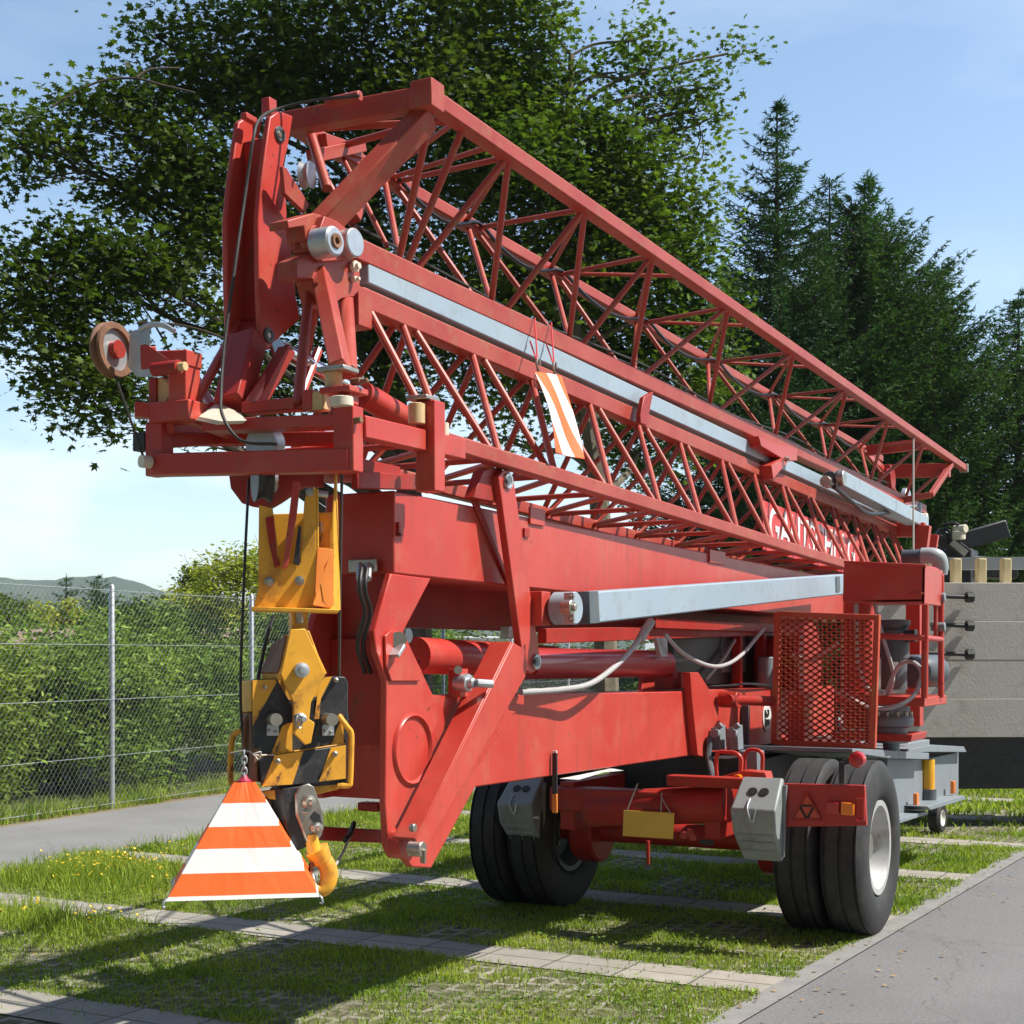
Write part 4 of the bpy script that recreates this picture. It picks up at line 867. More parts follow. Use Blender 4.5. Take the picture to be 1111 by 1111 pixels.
# 25 sign on the side
sg = part('speed_disc', disc_on(832, 779, .092, .008, n=40), WHT, chs, bev=0)
def text(body, size, ex=.002, bold=0):
    c = bpy.data.curves.new('lettering', 'FONT'); c.body = body; c.size = size; c.extrude = ex; c.align_x = 'CENTER'; c.align_y = 'CENTER'; c.offset = bold
    o = bpy.data.objects.new('lettering', c); COL.objects.link(o); dg = bpy.context.evaluated_depsgraph_get()
    me = bpy.data.meshes.new_from_object(o.evaluated_get(dg)); bpy.data.objects.remove(o); bpy.data.curves.remove(c); return me
def put_text(name, body, size, loc, right, up, m, parent, ex=.002, sx=1, bold=0):
    me = text(body, size, ex, bold); right = V3(right).normalized(); up = V3(up).normalized(); nrm = right.cross(up)
    me.transform(Matrix((right * sx, up, nrm)).transposed().to_4x4()); me.materials.clear(); me.materials.append(m)
    o = bpy.data.objects.new(name, me); COL.objects.link(o); WL[o.name] = V3(loc); o.parent = parent; o.location = V3(loc) - WL[parent.name]; return o
put_text('lettering', '25', .12, PY(832, 779, NY - .011), (0, 0, -1), (1, 0, 0), TEXTB, chs, bold=.003)

# ---- overhead plate between nose and mast box
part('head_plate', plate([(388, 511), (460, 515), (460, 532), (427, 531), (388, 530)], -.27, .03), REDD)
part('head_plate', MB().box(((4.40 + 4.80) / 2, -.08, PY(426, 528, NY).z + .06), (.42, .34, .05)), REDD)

# ---- stabiliser strut, folded against the beam
sy = NY - .03
a0, a1 = PY(554, 697, sy - .08), PY(450, 913, sy - .08)
d_ = (a1 - a0).normalized(); nn = V3((0, -1, 0)).cross(d_).normalized()
mb = MB()
top = [PY(545, 697, sy), PY(439, 910, sy), PY(439, 910, sy - .012), PY(545, 697, sy - .012)]
W_ = .105
# channel: a lit top flange and a side web
e_top = [(546, 698), (563, 697), (572, 722), (570, 735), (466, 920), (452, 918), (439, 909)]
mb.prism([PY(a, b, sy - W_) for a, b in [(557, 697), (569, 704), (573, 722), (570, 735), (468, 912), (459, 925), (452, 912)]], (0, .02, 0))
t0, t1 = PY(556, 698, sy - W_), PY(452, 912, sy - W_)
mb.prism([t0, t1, t1 + nn * .012, t0 + nn * .012] if nn.x < 0 else [t0, t1, t1 - nn * .012, t0 - nn * .012], (0, W_, 0))
st = part('stabiliser_strut', mb, RED, bev=.004)
mb = MB(); mb.prism([PY(a, b, NY - .012) for a, b in [(547, 770), (560, 772), (472, 898), (459, 899)]], (0, .011, 0)); part('rib', mb, RED, chs)
mb = MB(); fp = PY(452, 921, sy - .11); mb.cyl(fp, (0, 1, 0), .03, .06, 18); mb.beam(fp + V3((0, -.03, 0)), PY(459, 936, sy - .13), .012, .02, up=(0, 1, 0)); mb.cyl(PY(448, 898, sy - .11), (0, 1, 0), .016, .02, 10); part('strut_pin', mb, STEEL, st, bev=0)
part('foot_boss', MB().cyl(PY(434, 915, NY - .03), (0, 1, 0), .06, .06, 24), RED, chs, bev=0)
mb = MB(); mb.box(PY(497, 741, NY - .02), (.07, .06, .12)); part('pivot_lug', mb, RED, chs)
mb = MB(); q = PY(506, 741, NY - .07); mb.lathe(q, (0, -1, 0), [(-.05, .034), (0, .040), (.012, .038), (.014, .024), (.035, .022), (.04, .016)], 20); mb.tube(q + V3((0, -.05, 0)), q + V3((.06, -.09, -.005)), .018); part('pivot_pin', mb, GALV, chs, bev=0)
mb = MB(); mb.path([PY(497, 727, NY - .06), PY(497, 727, NY + .02)], .018, 12); part('pivot_pin', mb, STEEL, chs, bev=0)
# ---- lever link between the mast box and the lifting ram
ly = NY - .10
mb = MB(); mb.prism([PY(a, b, ly) for a, b in [(541, 517), (546, 510), (552, 510), (557, 517), (586, 712), (584, 726), (577, 731), (570, 726), (567, 712)]], (0, .035, 0)); lk = part('lever_link', mb, RED, bev=.005)
mb = MB(); mb.prism([PY(a, b, NY - .012) for a, b in [(512, 542), (517, 538), (558, 640), (558, 648)]], (0, .012, 0))
mb.prism([PY(a, b, ly + .03) for a, b in [(514, 540), (524, 511), (531, 507), (545, 508), (543, 541), (540, 545), (522, 542)]], (0, .05, 0)); part('lever_bracket', mb, REDD, bev=.004)
for (a, b) in ((550.5, 522), (581, 718)):
    pr = part('link_pin', MB().lathe(PY(a, b, ly), (0, -1, 0), [(-.02, .032), (.006, .036), (.012, .034), (.012, .024), (.008, .022)], 28), GALV, lk, bev=0)
    mb = MB(); mb.cyl(PY(a, b, ly - .008), (0, -1, 0), .021, .012, 20); mb.cyl(PY(a, b, ly - .014), (0, -1, 0), .008, .012, 8); part('pin_head', mb, DGREY, pr, bev=0)
# ---- lifting ram
ry = -.06
part('lifting_ram', MB().tube(PY(450, 711, ry), PY(600, 718, ry), .080, 28), RED, bev=0)
part('lifting_ram', MB().tube(PY(570, 720, ry - .06), PY(720, 720, ry - .06), .078, 28), mat('dark_red_paint', (.36, .03, .035), .3, col2=(.42, .045, .045), scale=3, coat=.3), bev=0)
mb = MB(); mb.box(PY(723, 737, ry - .05), (.09, .12, .12)); mb.box(PY(735, 738, ry), (.14, .1, .1)); part('ram_mount', mb, REDD)
part('grease_plate', MB().prism([PY(a, b, NY + .01) for a, b in [(713, 692), (724, 692), (725, 713), (718, 713)]], (0, .03, 0)), GALV)
part('cross_shaft', MB().tube(V3((4.92, -.22, PX(400, 690, 4.92).z)), V3((4.92, .34, PX(400, 690, 4.92).z)), .030, 16), DGREY, bev=0)
mb = MB(); mb.box(PY(551, 686, -.0), (.07, .05, .06)); part('ram_valve', mb, GALV)
# ---- frame rail and dark equipment behind
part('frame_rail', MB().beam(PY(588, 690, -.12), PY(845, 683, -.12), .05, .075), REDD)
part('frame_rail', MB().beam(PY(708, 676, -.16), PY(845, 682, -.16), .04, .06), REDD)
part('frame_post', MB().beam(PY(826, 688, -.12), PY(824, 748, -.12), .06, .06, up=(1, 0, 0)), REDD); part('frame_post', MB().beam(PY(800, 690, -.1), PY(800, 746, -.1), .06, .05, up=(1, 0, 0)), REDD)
mb = MB(); mb.box((9.35, .0, 1.62), (2.2, .1, .42)); eq = part('equipment_case', mb, BLUE, bev=.01)
mb = MB(); mb.box((9.35, -.03, 1.64), (.5, .06, .3)); part('case_cover', mb, DGREY, eq, bev=.01)
mb = MB(); mb.cyl(PY(831, 730, -.2), (0, 0, 1), .06, .22, 16); part('pump', mb, GREYD, bev=0)
# ---- grey outrigger strut on the side
oy = -.47
mb = MB(); p0, p1 = PY(636, 659, oy), PY(914, 633.5, oy); u_ = (p1 - p0).normalized()
og = part('outrigger_tube', MB().beam(p0, p1, .13, .148), GREYP, bev=.008)
mb = MB(); mb.beam(PY(626.5, 659.5, oy), PY(637, 659, oy), .125, .152); part('collar', mb, DGREY, og, bev=.004)
mb = MB(); c = PY(613.5, 660, oy); mb.cyl(c, (0, 1, 0), .075, .11, 28); part('knuckle', mb, GREYP, og, bev=0)
mb = MB(); mb.beam(PY(618, 643, oy - .07), PY(618, 677, oy - .07), .02, .05, up=(0, 1, 0)); part('knuckle_plate', mb, GALV, og, bev=.003)
mb = MB(); c2 = PY(616, 659, oy - .08); mb.cyl(c2, (0, 1, 0), .034, .05, 16); mb.cyl(c2 - YV * .03, (0, 1, 0), .016, .02, 8); bolt(mb, PY(619, 647, oy - .08), (0, -1, 0), .009, .015); bolt(mb, PY(619, 672, oy - .08), (0, -1, 0), .009, .015); part('knuckle_pin', mb, STEEL, og, bev=0)
mb = MB(); mb.box((5.805, -.325, PY(590, 660, -.40).z), (.09, .15, .155)); part('outrigger_bracket', mb, RED)
part('inner_beam', MB().box((8.4, .16, 1.83), (7.0, .10, .20)), REDD); part('sub_frame', MB().box((9.7, -.05, .80), (2.6, 1.0, .34)), BLK)
part('end_plate', MB().beam(PY(907, 634, oy - .068), PY(911, 633.6, oy - .068), .006, .11, up=(0, 0, 1)), DGREY, og, bev=0)
# ---- hoses
def hose(pts, r, m, y=None, name='hose', par=None): return part(name, MB().path(crv([PY(*p) if len(p) == 3 else p for p in pts], 7), r, 10), m, par, bev=0)
hose([(704, 676, -.3), (696, 690, -.32), (683, 707, -.34), (665, 725, -.36), (640, 742, -.36), (610, 748, -.33), (565, 751, -.30)], .0145, HOSEW)
hose([(706, 675, -.3), (700, 684, -.31), (694, 695, -.32)], .026, HOSEW, name='hose_fitting')
hose([(721, 688, -.27), (740, 708, -.3), (765, 721, -.3), (785, 722, -.3), (805, 710, -.3), (829, 682, -.28)], .0125, HOSEW)
hose([(797, 694, -.1), (785, 714, -.1), (765, 738, -.1)], .013, HOSEW)
hose([(764, 745, -.2), (790, 744, -.26), (812, 742, -.28), (840, 744, -.26)], .008, HOSEB)
for a in (0, 6): hose([(392 + a, 616, -.31), (390 + a, 640, -.32), (396 + a, 665, -.28), (388 + a, 700, -.2), (396 + a, 730, -.16)], .0085, HOSEB)
cp = part('hose_coupling', MB().box(PX(394, 614, 4.735), (.02, .13, .052)), STEEL)
for a in (391, 400): part('fitting', MB().tube(PX(a, 613, 4.73), PX(a - 1, 628, 4.66), .014, 10), GALV, cp, bev=0)

# ---- nose: rest frame, lever, sheave arm
NX = 4.18
nose = part('nose_frame', MB().beam(PX(170, 505, NX), PX(384, 500, NX), .08, .082), RED, bev=.005)
def nb(p, q, w_, h_, **k): part('nose_bar', MB().beam(p, q, w_, h_, **k), RED, nose, bev=.005)
nb(PX(173, 517, NX + .01), PX(173, 459, NX + .01), .085, .066, up=(1, 0, 0))
nb(PX(378, 513, NX), PX(378, 442, NX), .085, .066, up=(1, 0, 0))
nb(PX(378, 424, NX), PX(378, 440, NX), .05, .06, up=(1, 0, 0))
NYn = PX(384, 462, NX).y
nb(V3((NX + .03, NYn, PX(384, 462, NX).z)), V3((4.92, NYn, PY(470, 481, NYn).z)), .06, .080)
nb(PY(467, 534, NYn - .02), PY(467, 436, NYn - .02), .085, .08, up=(1, 0, 0))
nb(PX(172, 450, NX), PX(215, 446, NX), .11, .075); nb(PX(146, 445, NX - .06), PX(172, 447, NX), .07, .055)
nb(PX(200, 444, NX), PX(200, 384, NX), .085, .085, up=(1, 0, 0)); nb(PX(165, 392, NX), PX(211, 390, NX), .09, .06)
nb(PX(268, 444, NX + .1), PX(345, 437, NX + .1), .07, .045); nb(PX(228, 463, NX + .05), PX(372, 458, NX + .05), .10, .045); nb(PX(185, 477, NX + .3), PX(375, 476, NX + .3), .06, .05)
nb(PX(180, 462, NX), PX(230, 462, NX + .45), .06, .06); nb(PX(205, 452, NX), PX(262, 474, NX + .35), .05, .05)
nb(PX(216, 500, NX + .4), PX(372, 490, NX + .4), .05, .05); nb(PX(165, 480, NX), PX(330, 470, NX + .7), .05, .05)
mb = MB(); mb.tube(PX(259, 352, 4.55), PX(209, 441, NX + .02), .020, 12); part('nose_stay', mb, RED, nose, bev=0)
part('nose_stay', MB().tube(PX(300, 392, 4.5), PX(270, 440, NX + .1), .022, 12), RED, nose, bev=0); part('nose_stay', MB().tube(PX(213, 412, 4.5), PX(230, 441, 4.4), .02, 10), RED, nose, bev=0)
part('nose_arm', MB().beam(PX(270, 368, 4.47), PX(252, 440, NX + .1), .10, .11, up=(0, 1, 0)), REDD, nose, bev=.006)
part('nose_arm', MB().beam(PX(312, 378, 4.5), PX(278, 440, 4.35), .05, .05, up=(0, 1, 0)), REDD, nose)
part('nose_arm', MB().tube(PY(345, 380, .1), PY(322, 440, .05), .02), RED, nose); 
# rollers and blocks
mb = MB(); mb.cyl(PX(362, 412, NX), (0, 0, 1), .032, .068, 20); mb.cyl(PY(452, 449, NYn), (0, 0, 1), .032, .078, 20); part('guide_roller', mb, TAN, nose, bev=0)
mb = MB(); mb.cyl(PX(371, 436, NX - .04), (0, 0, 1), .040, .034, 22); mb.cyl(PY(481, 466, NYn + .02), (0, 0, 1), .022, .05, 18); mb.cyl(PY(479, 478, NYn + .02), (0, 0, 1), .018, .04, 18); part('guide_roller', mb, CREAM, nose, bev=0)
mb = MB(); mb.box(PX(373, 425, NX), (.12, .13, .022)); part('roller_plate', mb, RED, nose); mb = MB(); mb.box(PX(366, 402, NX), (.10, .12, .018)); mb.box(PY(459, 433, NYn), (.10, .09, .018)); part('roller_plate', mb, STEEL, nose)
mb = MB(); mb.cyl(PX(386, 456, NX - .02), (0, 1, 0), .012, .05, 12); mb.cyl(PY(472, 452, NYn - .03), (0, 1, 0), .011, .05, 12); bolt(mb, PY(387, 414, NYn), (0, -1, 0), .014, .04); part('bolt', mb, RUST, nose, bev=0)
part('rest_block', MB().box(PX(346, 436, NX + .05), (.05, .075, .07)), TAN, nose, bev=.006); part('rest_block', MB().box(PX(338, 435, NX + .05), (.055, .045, .075)), RED, nose, bev=.004)
mb = MB(); q = [PX(a, b, NX - .02 + c) for a, b, c in ((216, 452, 0), (222, 446, .1), (239, 436, .12), (262, 449, .1), (268, 456, 0), (240, 457, -.05))]
mb.prism(q, (0, .02, -.012)); part('rope_guard', mb, CREAM, nose, bev=.003)
# lever plates of the mast head
lev = [(293, 127), (303, 120), (318, 126), (309, 180), (310, 212), (312, 238), (320, 300), (321, 321), (326, 346), (304, 366), (292, 379), (286, 376), (283, 364), (281, 310), (280, 237), (284, 192)]
pl = [PY(a, b, .20) for a, b in lev]
lv = part('head_lever', MB().prism(pl, (0, .025, 0)), RED, bev=.005)
far_pl = [V3((p.x - .015, .345, p.z)) for p in pl]
part('lever_plate', MB().prism(far_pl, (0, .025, 0)), RED, lv, bev=.005)
mb = MB(); mb.prism([V3((p.x + .03, .225, p.z)) for p in [PY(a, b, .20) for a, b in [(290, 145), (296, 145), (300, 360), (290, 362)]]], (0, .12, 0)); part('lever_web', mb, REDD, lv, bev=.003)
for a, b in ((303, 146), (291, 364)):
    mb = MB(); mb.lathe(PY(a, b, .20), (0, -1, 0), [(-.01, .030), (.006, .032), (.010, .028), (.010, .016), (.006, .014)], 24); bt = part('lever_pin', mb, DGREY, lv, bev=0)
    mb = MB(); mb.cyl(PY(a, b, .192), (0, 1, 0), .012, .012, 10); part('pin_head', mb, STEEL, bt, bev=0)
part('lever_boss', MB().tube(PY(268, 362, .33), PY(288, 362, .24), .055, 20), REDD, lv, bev=0)
mb = MB(); mb.beam(PY(264, 125, .30), PY(276, 132, .30), .03, .025); mb.box(PY(292, 117, .30), (.05, .04, .07)); part('rope_stop', mb, RED, lv)
part('end_sleeve', MB().tube(PX(355, 112, 4.74), PX(391, 104, 4.74), .022, 12), LATT, up_j)
part('rope_sheave', MB().lathe(PY(333, 190, .16), (.25, -1, 0), [(-.02, .03), (-.02, .055), (0, .045), (.02, .055), (.02, .03)], 28), GALV, lv, bev=0)
# small ram below the lever
part('tilt_ram', MB().tube(PY(392, 427, .10), PY(452, 462, .10), .056, 24), RED, bev=0)
part('tilt_rod', MB().tube(PY(301, 377, .10), PY(394, 428, .10), .033, 20), CHROME, bev=0)
# sheave arm at far left
sa = part('sheave_arm', MB().beam(PX(152, 392, NX - .05), PX(170, 392, NX), .03, .11), RED, nose.parent)
shc = PX(122, 380, NX - .18); sax = V3((.06, -1, .04)).normalized()
mb = MB(); mb.lathe(shc, sax, [(-.024, .078), (-.024, .100), (-.014, .104), (0, .088), (.014, .104), (.024, .100), (.024, .078)], 40, closed=True); ts = part('tip_sheave', mb, RUST, sa, bev=0); part('sheave_web', MB().lathe(shc, sax, [(-.008, .03), (-.008, .08), (.008, .08), (.008, .03)], 32, closed=True), GALV, ts, bev=0); part('sheave_hub', MB().lathe(shc, sax, [(-.03, .012), (-.03, .034), (.034, .034), (.034, .012)], 20), REDD, ts, bev=0)
def S2(px, py, d): return PX(px, py, NX - .18) + sax * d
mb = MB()
mb.prism([S2(a, b, .055) for a, b in [(128, 362), (134, 360), (140, 363), (142, 354), (152, 354), (147, 362), (148, 392), (158, 398), (166, 404), (158, 411), (135, 411), (126, 400)]], sax * .012)
part('cheek_plate', mb, GALV, sa, bev=.002)
mb = MB(); mb.prism([S2(a, b, .07) for a, b in [(129, 367), (138, 366), (139, 392), (131, 382)]], sax * .01); mb.prism([S2(a, b, .02) for a, b in [(147, 375), (172, 392), (168, 400), (148, 402)]], sax * .03); part('cheek_plate', mb, RED, sa, bev=.002)
mb = MB(); mb.path(crv([S2(140, 360, .05), S2(150, 355, .05), S2(170, 354, .03), S2(184, 360, .02)], 5), .010); part('rope_guide', mb, GALV, sa, bev=0)
mb = MB(); mb.tube(S2(160, 402, .03), S2(168, 402, .11), .026, 14); part('sheave_pin', mb, REDD, sa, bev=0); mb = MB(); mb.tube(S2(168, 402, .11), S2(170, 402, .13), .016, 12); part('sheave_pin', mb, TAN, sa, bev=0)
mb = MB(); mb.cyl(PX(181, 427, NX + .05), (1, 0, .0), .055, .09, 22); part('rope_roller', mb, TAN, nose, bev=0)
mb = MB(); mb.box(PX(172, 426, NX + .03), (.07, .04, .10)); mb.box(PX(177, 414, NX + .05), (.07, .08, .02)); part('roller_bracket', mb, REDD, nose)
mb = MB(); mb.lathe(PX(158, 501, NX - .06), (1, -.3, 0), [(-.02, .010), (-.02, .024), (.02, .024), (.02, .010)], 20); part('switch_roller', mb, CREAM, nose, bev=0)
mb = MB(); mb.box(PX(155, 480, NX), (.05, .06, .07)); part('limit_switch', mb, BLK, nose)
part('trip_rope', MB().path(crv([PX(125, 408, NX - .2), PX(138, 445, NX - .15), PX(155, 494, NX - .07)], 5), .0055, 6), ROPE, bev=0)
part('hoist_rope', MB().path(crv([PX(390, 104, 4.7), PX(345, 108, 4.68), PX(305, 117, 4.62), PX(283, 128, 4.5), PX(275, 150, 4.42), PX(267, 205, 4.4), PX(255, 290, 4.3), PX(244, 370, 4.22), PX(240, 425, 4.15), PX(242, 452, 4.1), PX(262, 478, 4.1), PX(300, 482, 4.12)], 7), .0062, 8), ROPE, bev=0)
# underside of the nose: rope sheave and its bracket
mb = MB(); mb.prism([PX(a, b, NX + .25) for a, b in [(248, 516), (345, 512), (345, 528), (325, 528), (300, 545), (288, 552), (274, 550), (262, 546), (250, 530)]], (.04, 0, 0)); hs = part('sheave_housing', mb, REDD)
mb = MB(); shx = PX(285, 520, NX + .10); mb.lathe(shx, (.75, -.66, 0), [(-.03, .03), (-.03, .085), (0, .070), (.03, .085), (.03, .03)], 32); part('rope_sheave', mb, BLK, hs, bev=0)
mb = MB(); mb.lathe(shx + V3((.02, -.02, 0)), (.75, -.66, 0), [(-.012, .02), (-.012, .045), (.022, .045), (.022, .02)], 24); part('sheave_hub', mb, GALV, hs, bev=0)
mb = MB(); mb.lathe(PX(288, 483, NX + .12), (1, 0, 0), [(-.03, .02), (-.03, .07), (0, .06), (.03, .07), (.03, .02)], 24); part('rope_sheave', mb, GALV, nose, bev=0)

# ---- transport axle, wheels, lamps
AXX = 8.25; AC = -.1
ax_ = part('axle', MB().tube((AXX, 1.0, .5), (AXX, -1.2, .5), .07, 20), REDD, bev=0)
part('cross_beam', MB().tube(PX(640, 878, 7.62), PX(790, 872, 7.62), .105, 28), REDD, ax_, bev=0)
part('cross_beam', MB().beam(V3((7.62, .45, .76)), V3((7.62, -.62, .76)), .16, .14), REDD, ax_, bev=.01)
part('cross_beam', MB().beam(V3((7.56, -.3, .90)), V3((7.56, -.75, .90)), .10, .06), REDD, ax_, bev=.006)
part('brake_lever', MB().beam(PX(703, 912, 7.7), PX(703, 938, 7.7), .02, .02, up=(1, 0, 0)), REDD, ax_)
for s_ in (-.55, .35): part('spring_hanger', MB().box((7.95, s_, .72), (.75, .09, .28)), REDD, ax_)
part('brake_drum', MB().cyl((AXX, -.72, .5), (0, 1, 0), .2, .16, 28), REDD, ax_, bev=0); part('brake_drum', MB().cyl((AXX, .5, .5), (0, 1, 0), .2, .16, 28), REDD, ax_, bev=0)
mb = MB()
for a, b in ((742, 906), (749, 903), (752, 908)): mb.cyl(PX(a, b, 7.85), (1, .3, 0), .022, .05, 12)
part('valve', mb, RED, ax_, bev=0)
part('maker_plate', MB().box(PX(767, 914, 7.86), (.01, .08, .03)), BLK, ax_, bev=0)
Rw = .5
def tyre_prof(w_):
    h = w_ / 2; p = [(-h * .62, .262), (-h * .95, .31), (-h, .385), (-h * .97, .43), (-h * .9, .466), (-h * .80, .488)]
    tr = [(-h * .74, .497)]
    for k in (-.40, 0, .40):
        c = k * w_ * .82; tr += [(c - .009, .4995), (c - .007, .487), (c + .007, .487), (c + .009, .4995)]
    tr += [(h * .74, .497)]
    return p + tr + [(-a, b) for a, b in p[::-1]]
RIMM = mat('silver_wheel_paint', (.46, .46, .46), .42, .25, col2=(.54, .54, .53), scale=6, dirt=(.24, .14, .07), dirt_amt=.75, dirt_scale=7)
def wheel(y, out):
    t = MB().lathe((AXX, y, Rw), (0, 1, 0), tyre_prof(.255), 72, closed=True)
    wh = part('wheel', t, RUB, bev=0, ang=50)
    s = out; m = MB(); rp = [(-.10, .262), (-.02, .245), (.03, .235), (.085, .250), (.098, .272), (.106, .272), (.104, .240), (.06, .222), (-.01, .20), (-.035, .15), (-.03, .085), (-.03, .02)]
    m.lathe((AXX, y, Rw), (0, s, 0), rp, 56); part('rim', m, RIMM if y < -1 else DGREY, wh, bev=0)
    m = MB()
    for k in range(10): m.cyl((AXX + .115 * cos(k * pi / 5), y - .02 * s, Rw + .115 * sin(k * pi / 5)), (0, s, 0), .014, .035, 8)
    m.cyl((AXX, y, Rw), (0, s, 0), .075, .10, 20); part('hub', m, STEEL, wh, bev=0)
wheel(-1.215, -1); wheel(-.945, 1); wheel(.745, -1); wheel(1.02, 1)
lb = part('lamp_board', MB().prism([PX(a, b, 7.55) for a, b in [(846, 850), (938, 852), (940, 896), (854, 897), (846, 893)]], (.03, 0, 0)), mat('red_plastic', (.40, .025, .02), .4, col2=(.44, .035, .03)), ax_)
def tri(c, s, x): return [PX(c[0], c[1] - s, x), PX(c[0] + s * .96, c[1] + s * .78, x), PX(c[0] - s * .96, c[1] + s * .78, x)]
mb = MB(); o3 = tri((875.5, 876), 16.5, 7.545); part('warning_triangle', MB().prism(o3, (.004, 0, 0)), REFR, lb, bev=0) 
def seg(a, b, wd, x, m): part('triangle_rim', MB().beam(a, b, .01, wd, up=(1, 0, 0)), m, lb, bev=0)
for i in range(3): seg(o3[i] - XV * .004, o3[(i + 1) % 3] - XV * .004, .012, 0, REDD)
mid = [(o3[i] + o3[(i + 1) % 3]) / 2 - XV * .004 for i in range(3)]
for i in range(3): seg(mid[i], mid[(i + 1) % 3], .006, 0, TEXTB)
part('tail_lamp', MB().beam(PX(897, 876, 7.535), PX(911, 877, 7.535), .03, .065), LENSR, lb, bev=.006); part('indicator_lamp', MB().beam(PX(913, 877, 7.53), PX(927, 878, 7.53), .035, .068), LENSO, lb, bev=.006)
mb = MB(); mb.path([PX(930, 866, 7.55), PX(930, 866, 7.5), PX(937, 866, 7.5), PX(937, 890, 7.5), PX(930, 890, 7.5), PX(930, 890, 7.55)], .008, 8); part('lamp_guard', mb, LENSR, lb, bev=0)
mb = MB(); mb.beam(PX(914, 850, 7.57), PX(914, 826, 7.57), .03, .045, up=(1, 0, 0)); mb.beam(PX(914, 827, 7.57), PX(926, 825, 7.57), .03, .03); part('lamp_arm', mb, BLK, lb)
mb = MB(); mb.lathe(PX(930, 824, 7.56), (-1, .1, 0), [(-.03, .03), (-.025, .042), (.0, .045), (.02, .040), (.032, .024), (.036, .003)], 24); part('marker_lamp', mb, LENSR, lb, bev=0)
# guard loops, hose couplings and the amber lamp over the cross beam
def loop(pix, x, r=.012): part('guard_loop', MB().path(crv([PX(a, b, x) for a, b in pix], 4), r, 10), RED, ax_, bev=0)
loop([(778, 846), (777, 830), (779, 817), (788, 816), (798, 817), (804, 823), (804, 834), (804, 846)], 7.75); loop([(808, 842), (808, 822), (812, 814), (822, 814), (827, 819), (827, 832), (827, 844)], 8.0)
part('tool_tray', MB().prism([PX(a, b, 7.65) for a, b in [(783, 842), (806, 836), (830, 838), (832, 846), (783, 850)]], (.12, 0, 0)), RED, ax_)
mb = MB(); mb.cyl(PX(800.5, 845, 7.6), (1, 0, 0), .026, .04, 16); part('amber_lamp', mb, LENSO, ax_, bev=0)
for x0, dx in ((776, 0), (795, 3)):
    mb = MB(); mb.prism([PX(a, b, 8.2) for a, b in [(x0 - 5, 790), (x0 + 5, 787), (x0 + 6, 814), (x0 - 4, 814)]], (.10, 0, 0)); mb.cyl(PX(x0, 796, 8.17), (1, 0, 0), .028, .05, 14); mb.beam(PX(x0 + 2, 790, 8.15), PX(x0 + 7, 786, 8.15), .03, .03); part('hose_coupling', mb, GREYD, chs)
part('drag_strap', MB().path(crv([PX(770, 800, 8.15), PX(769, 822, 8.1), PX(774, 845, 8.0)], 5), .02, 8), DGREY, chs, bev=0)
part('valve_block', MB().box(PX(815, 825, 8.3), (.14, .12, .12)), GREYD, ax_); part('valve_block', MB().beam(PY(809, 765, NY - .03), PY(809, 840, NY - .03), .03, .05, up=(0, 1, 0)), DGREY, chs)
part('tow_pipe', MB().tube(PY(790, 759, NY - .10), PY(842, 761, NY - .22), .032, 16), REDD, chs, bev=0); part('tow_pipe', MB().cyl(PY(791, 759, NY - .08), (0, 1, 0), .05, .12, 18), REDD, chs, bev=0)
# dark bar under the nose
part('tow_bar', MB().beam(PY(345, 904, .05), PY(428, 908, .0), .06, .055), REDD)
part('tow_bar_strap', MB().path(crv([PY(384, 893, .0), PY(380, 905, -.02), PY(374, 912, -.03)], 4), .012, 6), BLK, bev=0)
part('hose', MB().path(crv([PY(379, 908, -.03), PY(372, 925, -.05), PY(360, 945, -.1)], 5), .006, 6), HOSEW, bev=0)
part('foot_lug', MB().box(PY(403, 875, -.02), (.06, .1, .035)), REDD, chs)

# ---- guard screen of expanded metal, platform, motor, slew gear
GX = 8.95
def G(px, py): return PX(px, py, GX)
gs = part('guard_screen', MB().beam(G(844, 666), G(952, 670), .05, .035), MESHP)
for a, b in (((952, 667), (947, 812)), ((844, 664), (840, 806)), ((840, 805), (948, 810))): part('screen_frame', MB().beam(G(*a), G(*b), .045, .035), MESHP, gs)
ya0, yb0 = G(845, 700).y, G(950, 700).y; z1, z0 = G(900, 668).z, G(900, 807).z
mb = MB(); px_, pz_ = .060, .040; rows = int((z1 - z0) / (pz_ / 2)); cols = int((ya0 - yb0) / (px_ / 2))
for r in range(rows):
    zb = z1 - .012 - r * pz_ / 2
    for c in range(cols):
        up_ = (r + c) % 2
        p = V3((GX, ya0 - c * px_ / 2, zb - (pz_ / 2 if up_ else 0))); q = V3((GX, ya0 - (c + 1) * px_ / 2, zb - (0 if up_ else pz_ / 2)))
        mb.beam(p, q, .012, .0075, up=(1, 0, 0))
part('screen_mesh', mb, MESHP, gs, bev=0, smooth=False)
# behind the screen: red columns and hoses
part('slew_column', MB().tube((9.9, -.78, 1.1), (9.9, -.78, 2.2), .11, 20), RED, bev=0); part('slew_column', MB().beam((10.4, -1.05, 1.1), (10.4, -1.05, 2.1), .1, .12, up=(1, 0, 0)), RED); part('slew_column', MB().beam((9.6, -.45, 1.0), (9.6, -.45, 1.35), .12, .2, up=(1, 0, 0)), RED)
part('winch_drum', MB().lathe((10.0, -.1, 1.55), (0, 1, 0), [(-.3, .05), (-.3, .30), (-.27, .30), (-.27, .2), (.27, .2), (.27, .3), (.3, .3), (.3, .05)], 32), REDD, bev=0)
part('hose', MB().path(crv([PX(929, 645, 9.3), PX(929, 700, 9.3), PX(932, 725, 9.3), PX(943, 748, 9.3), PX(960, 752, 9.3)], 6), .015), HOSEW, bev=0)
part('hose', MB().path(crv([PX(860, 710, 9.2), PX(877, 717, 9.2), PX(892, 710, 9.2), PX(910, 698, 9.2)], 6), .013), HOSEW, bev=0)
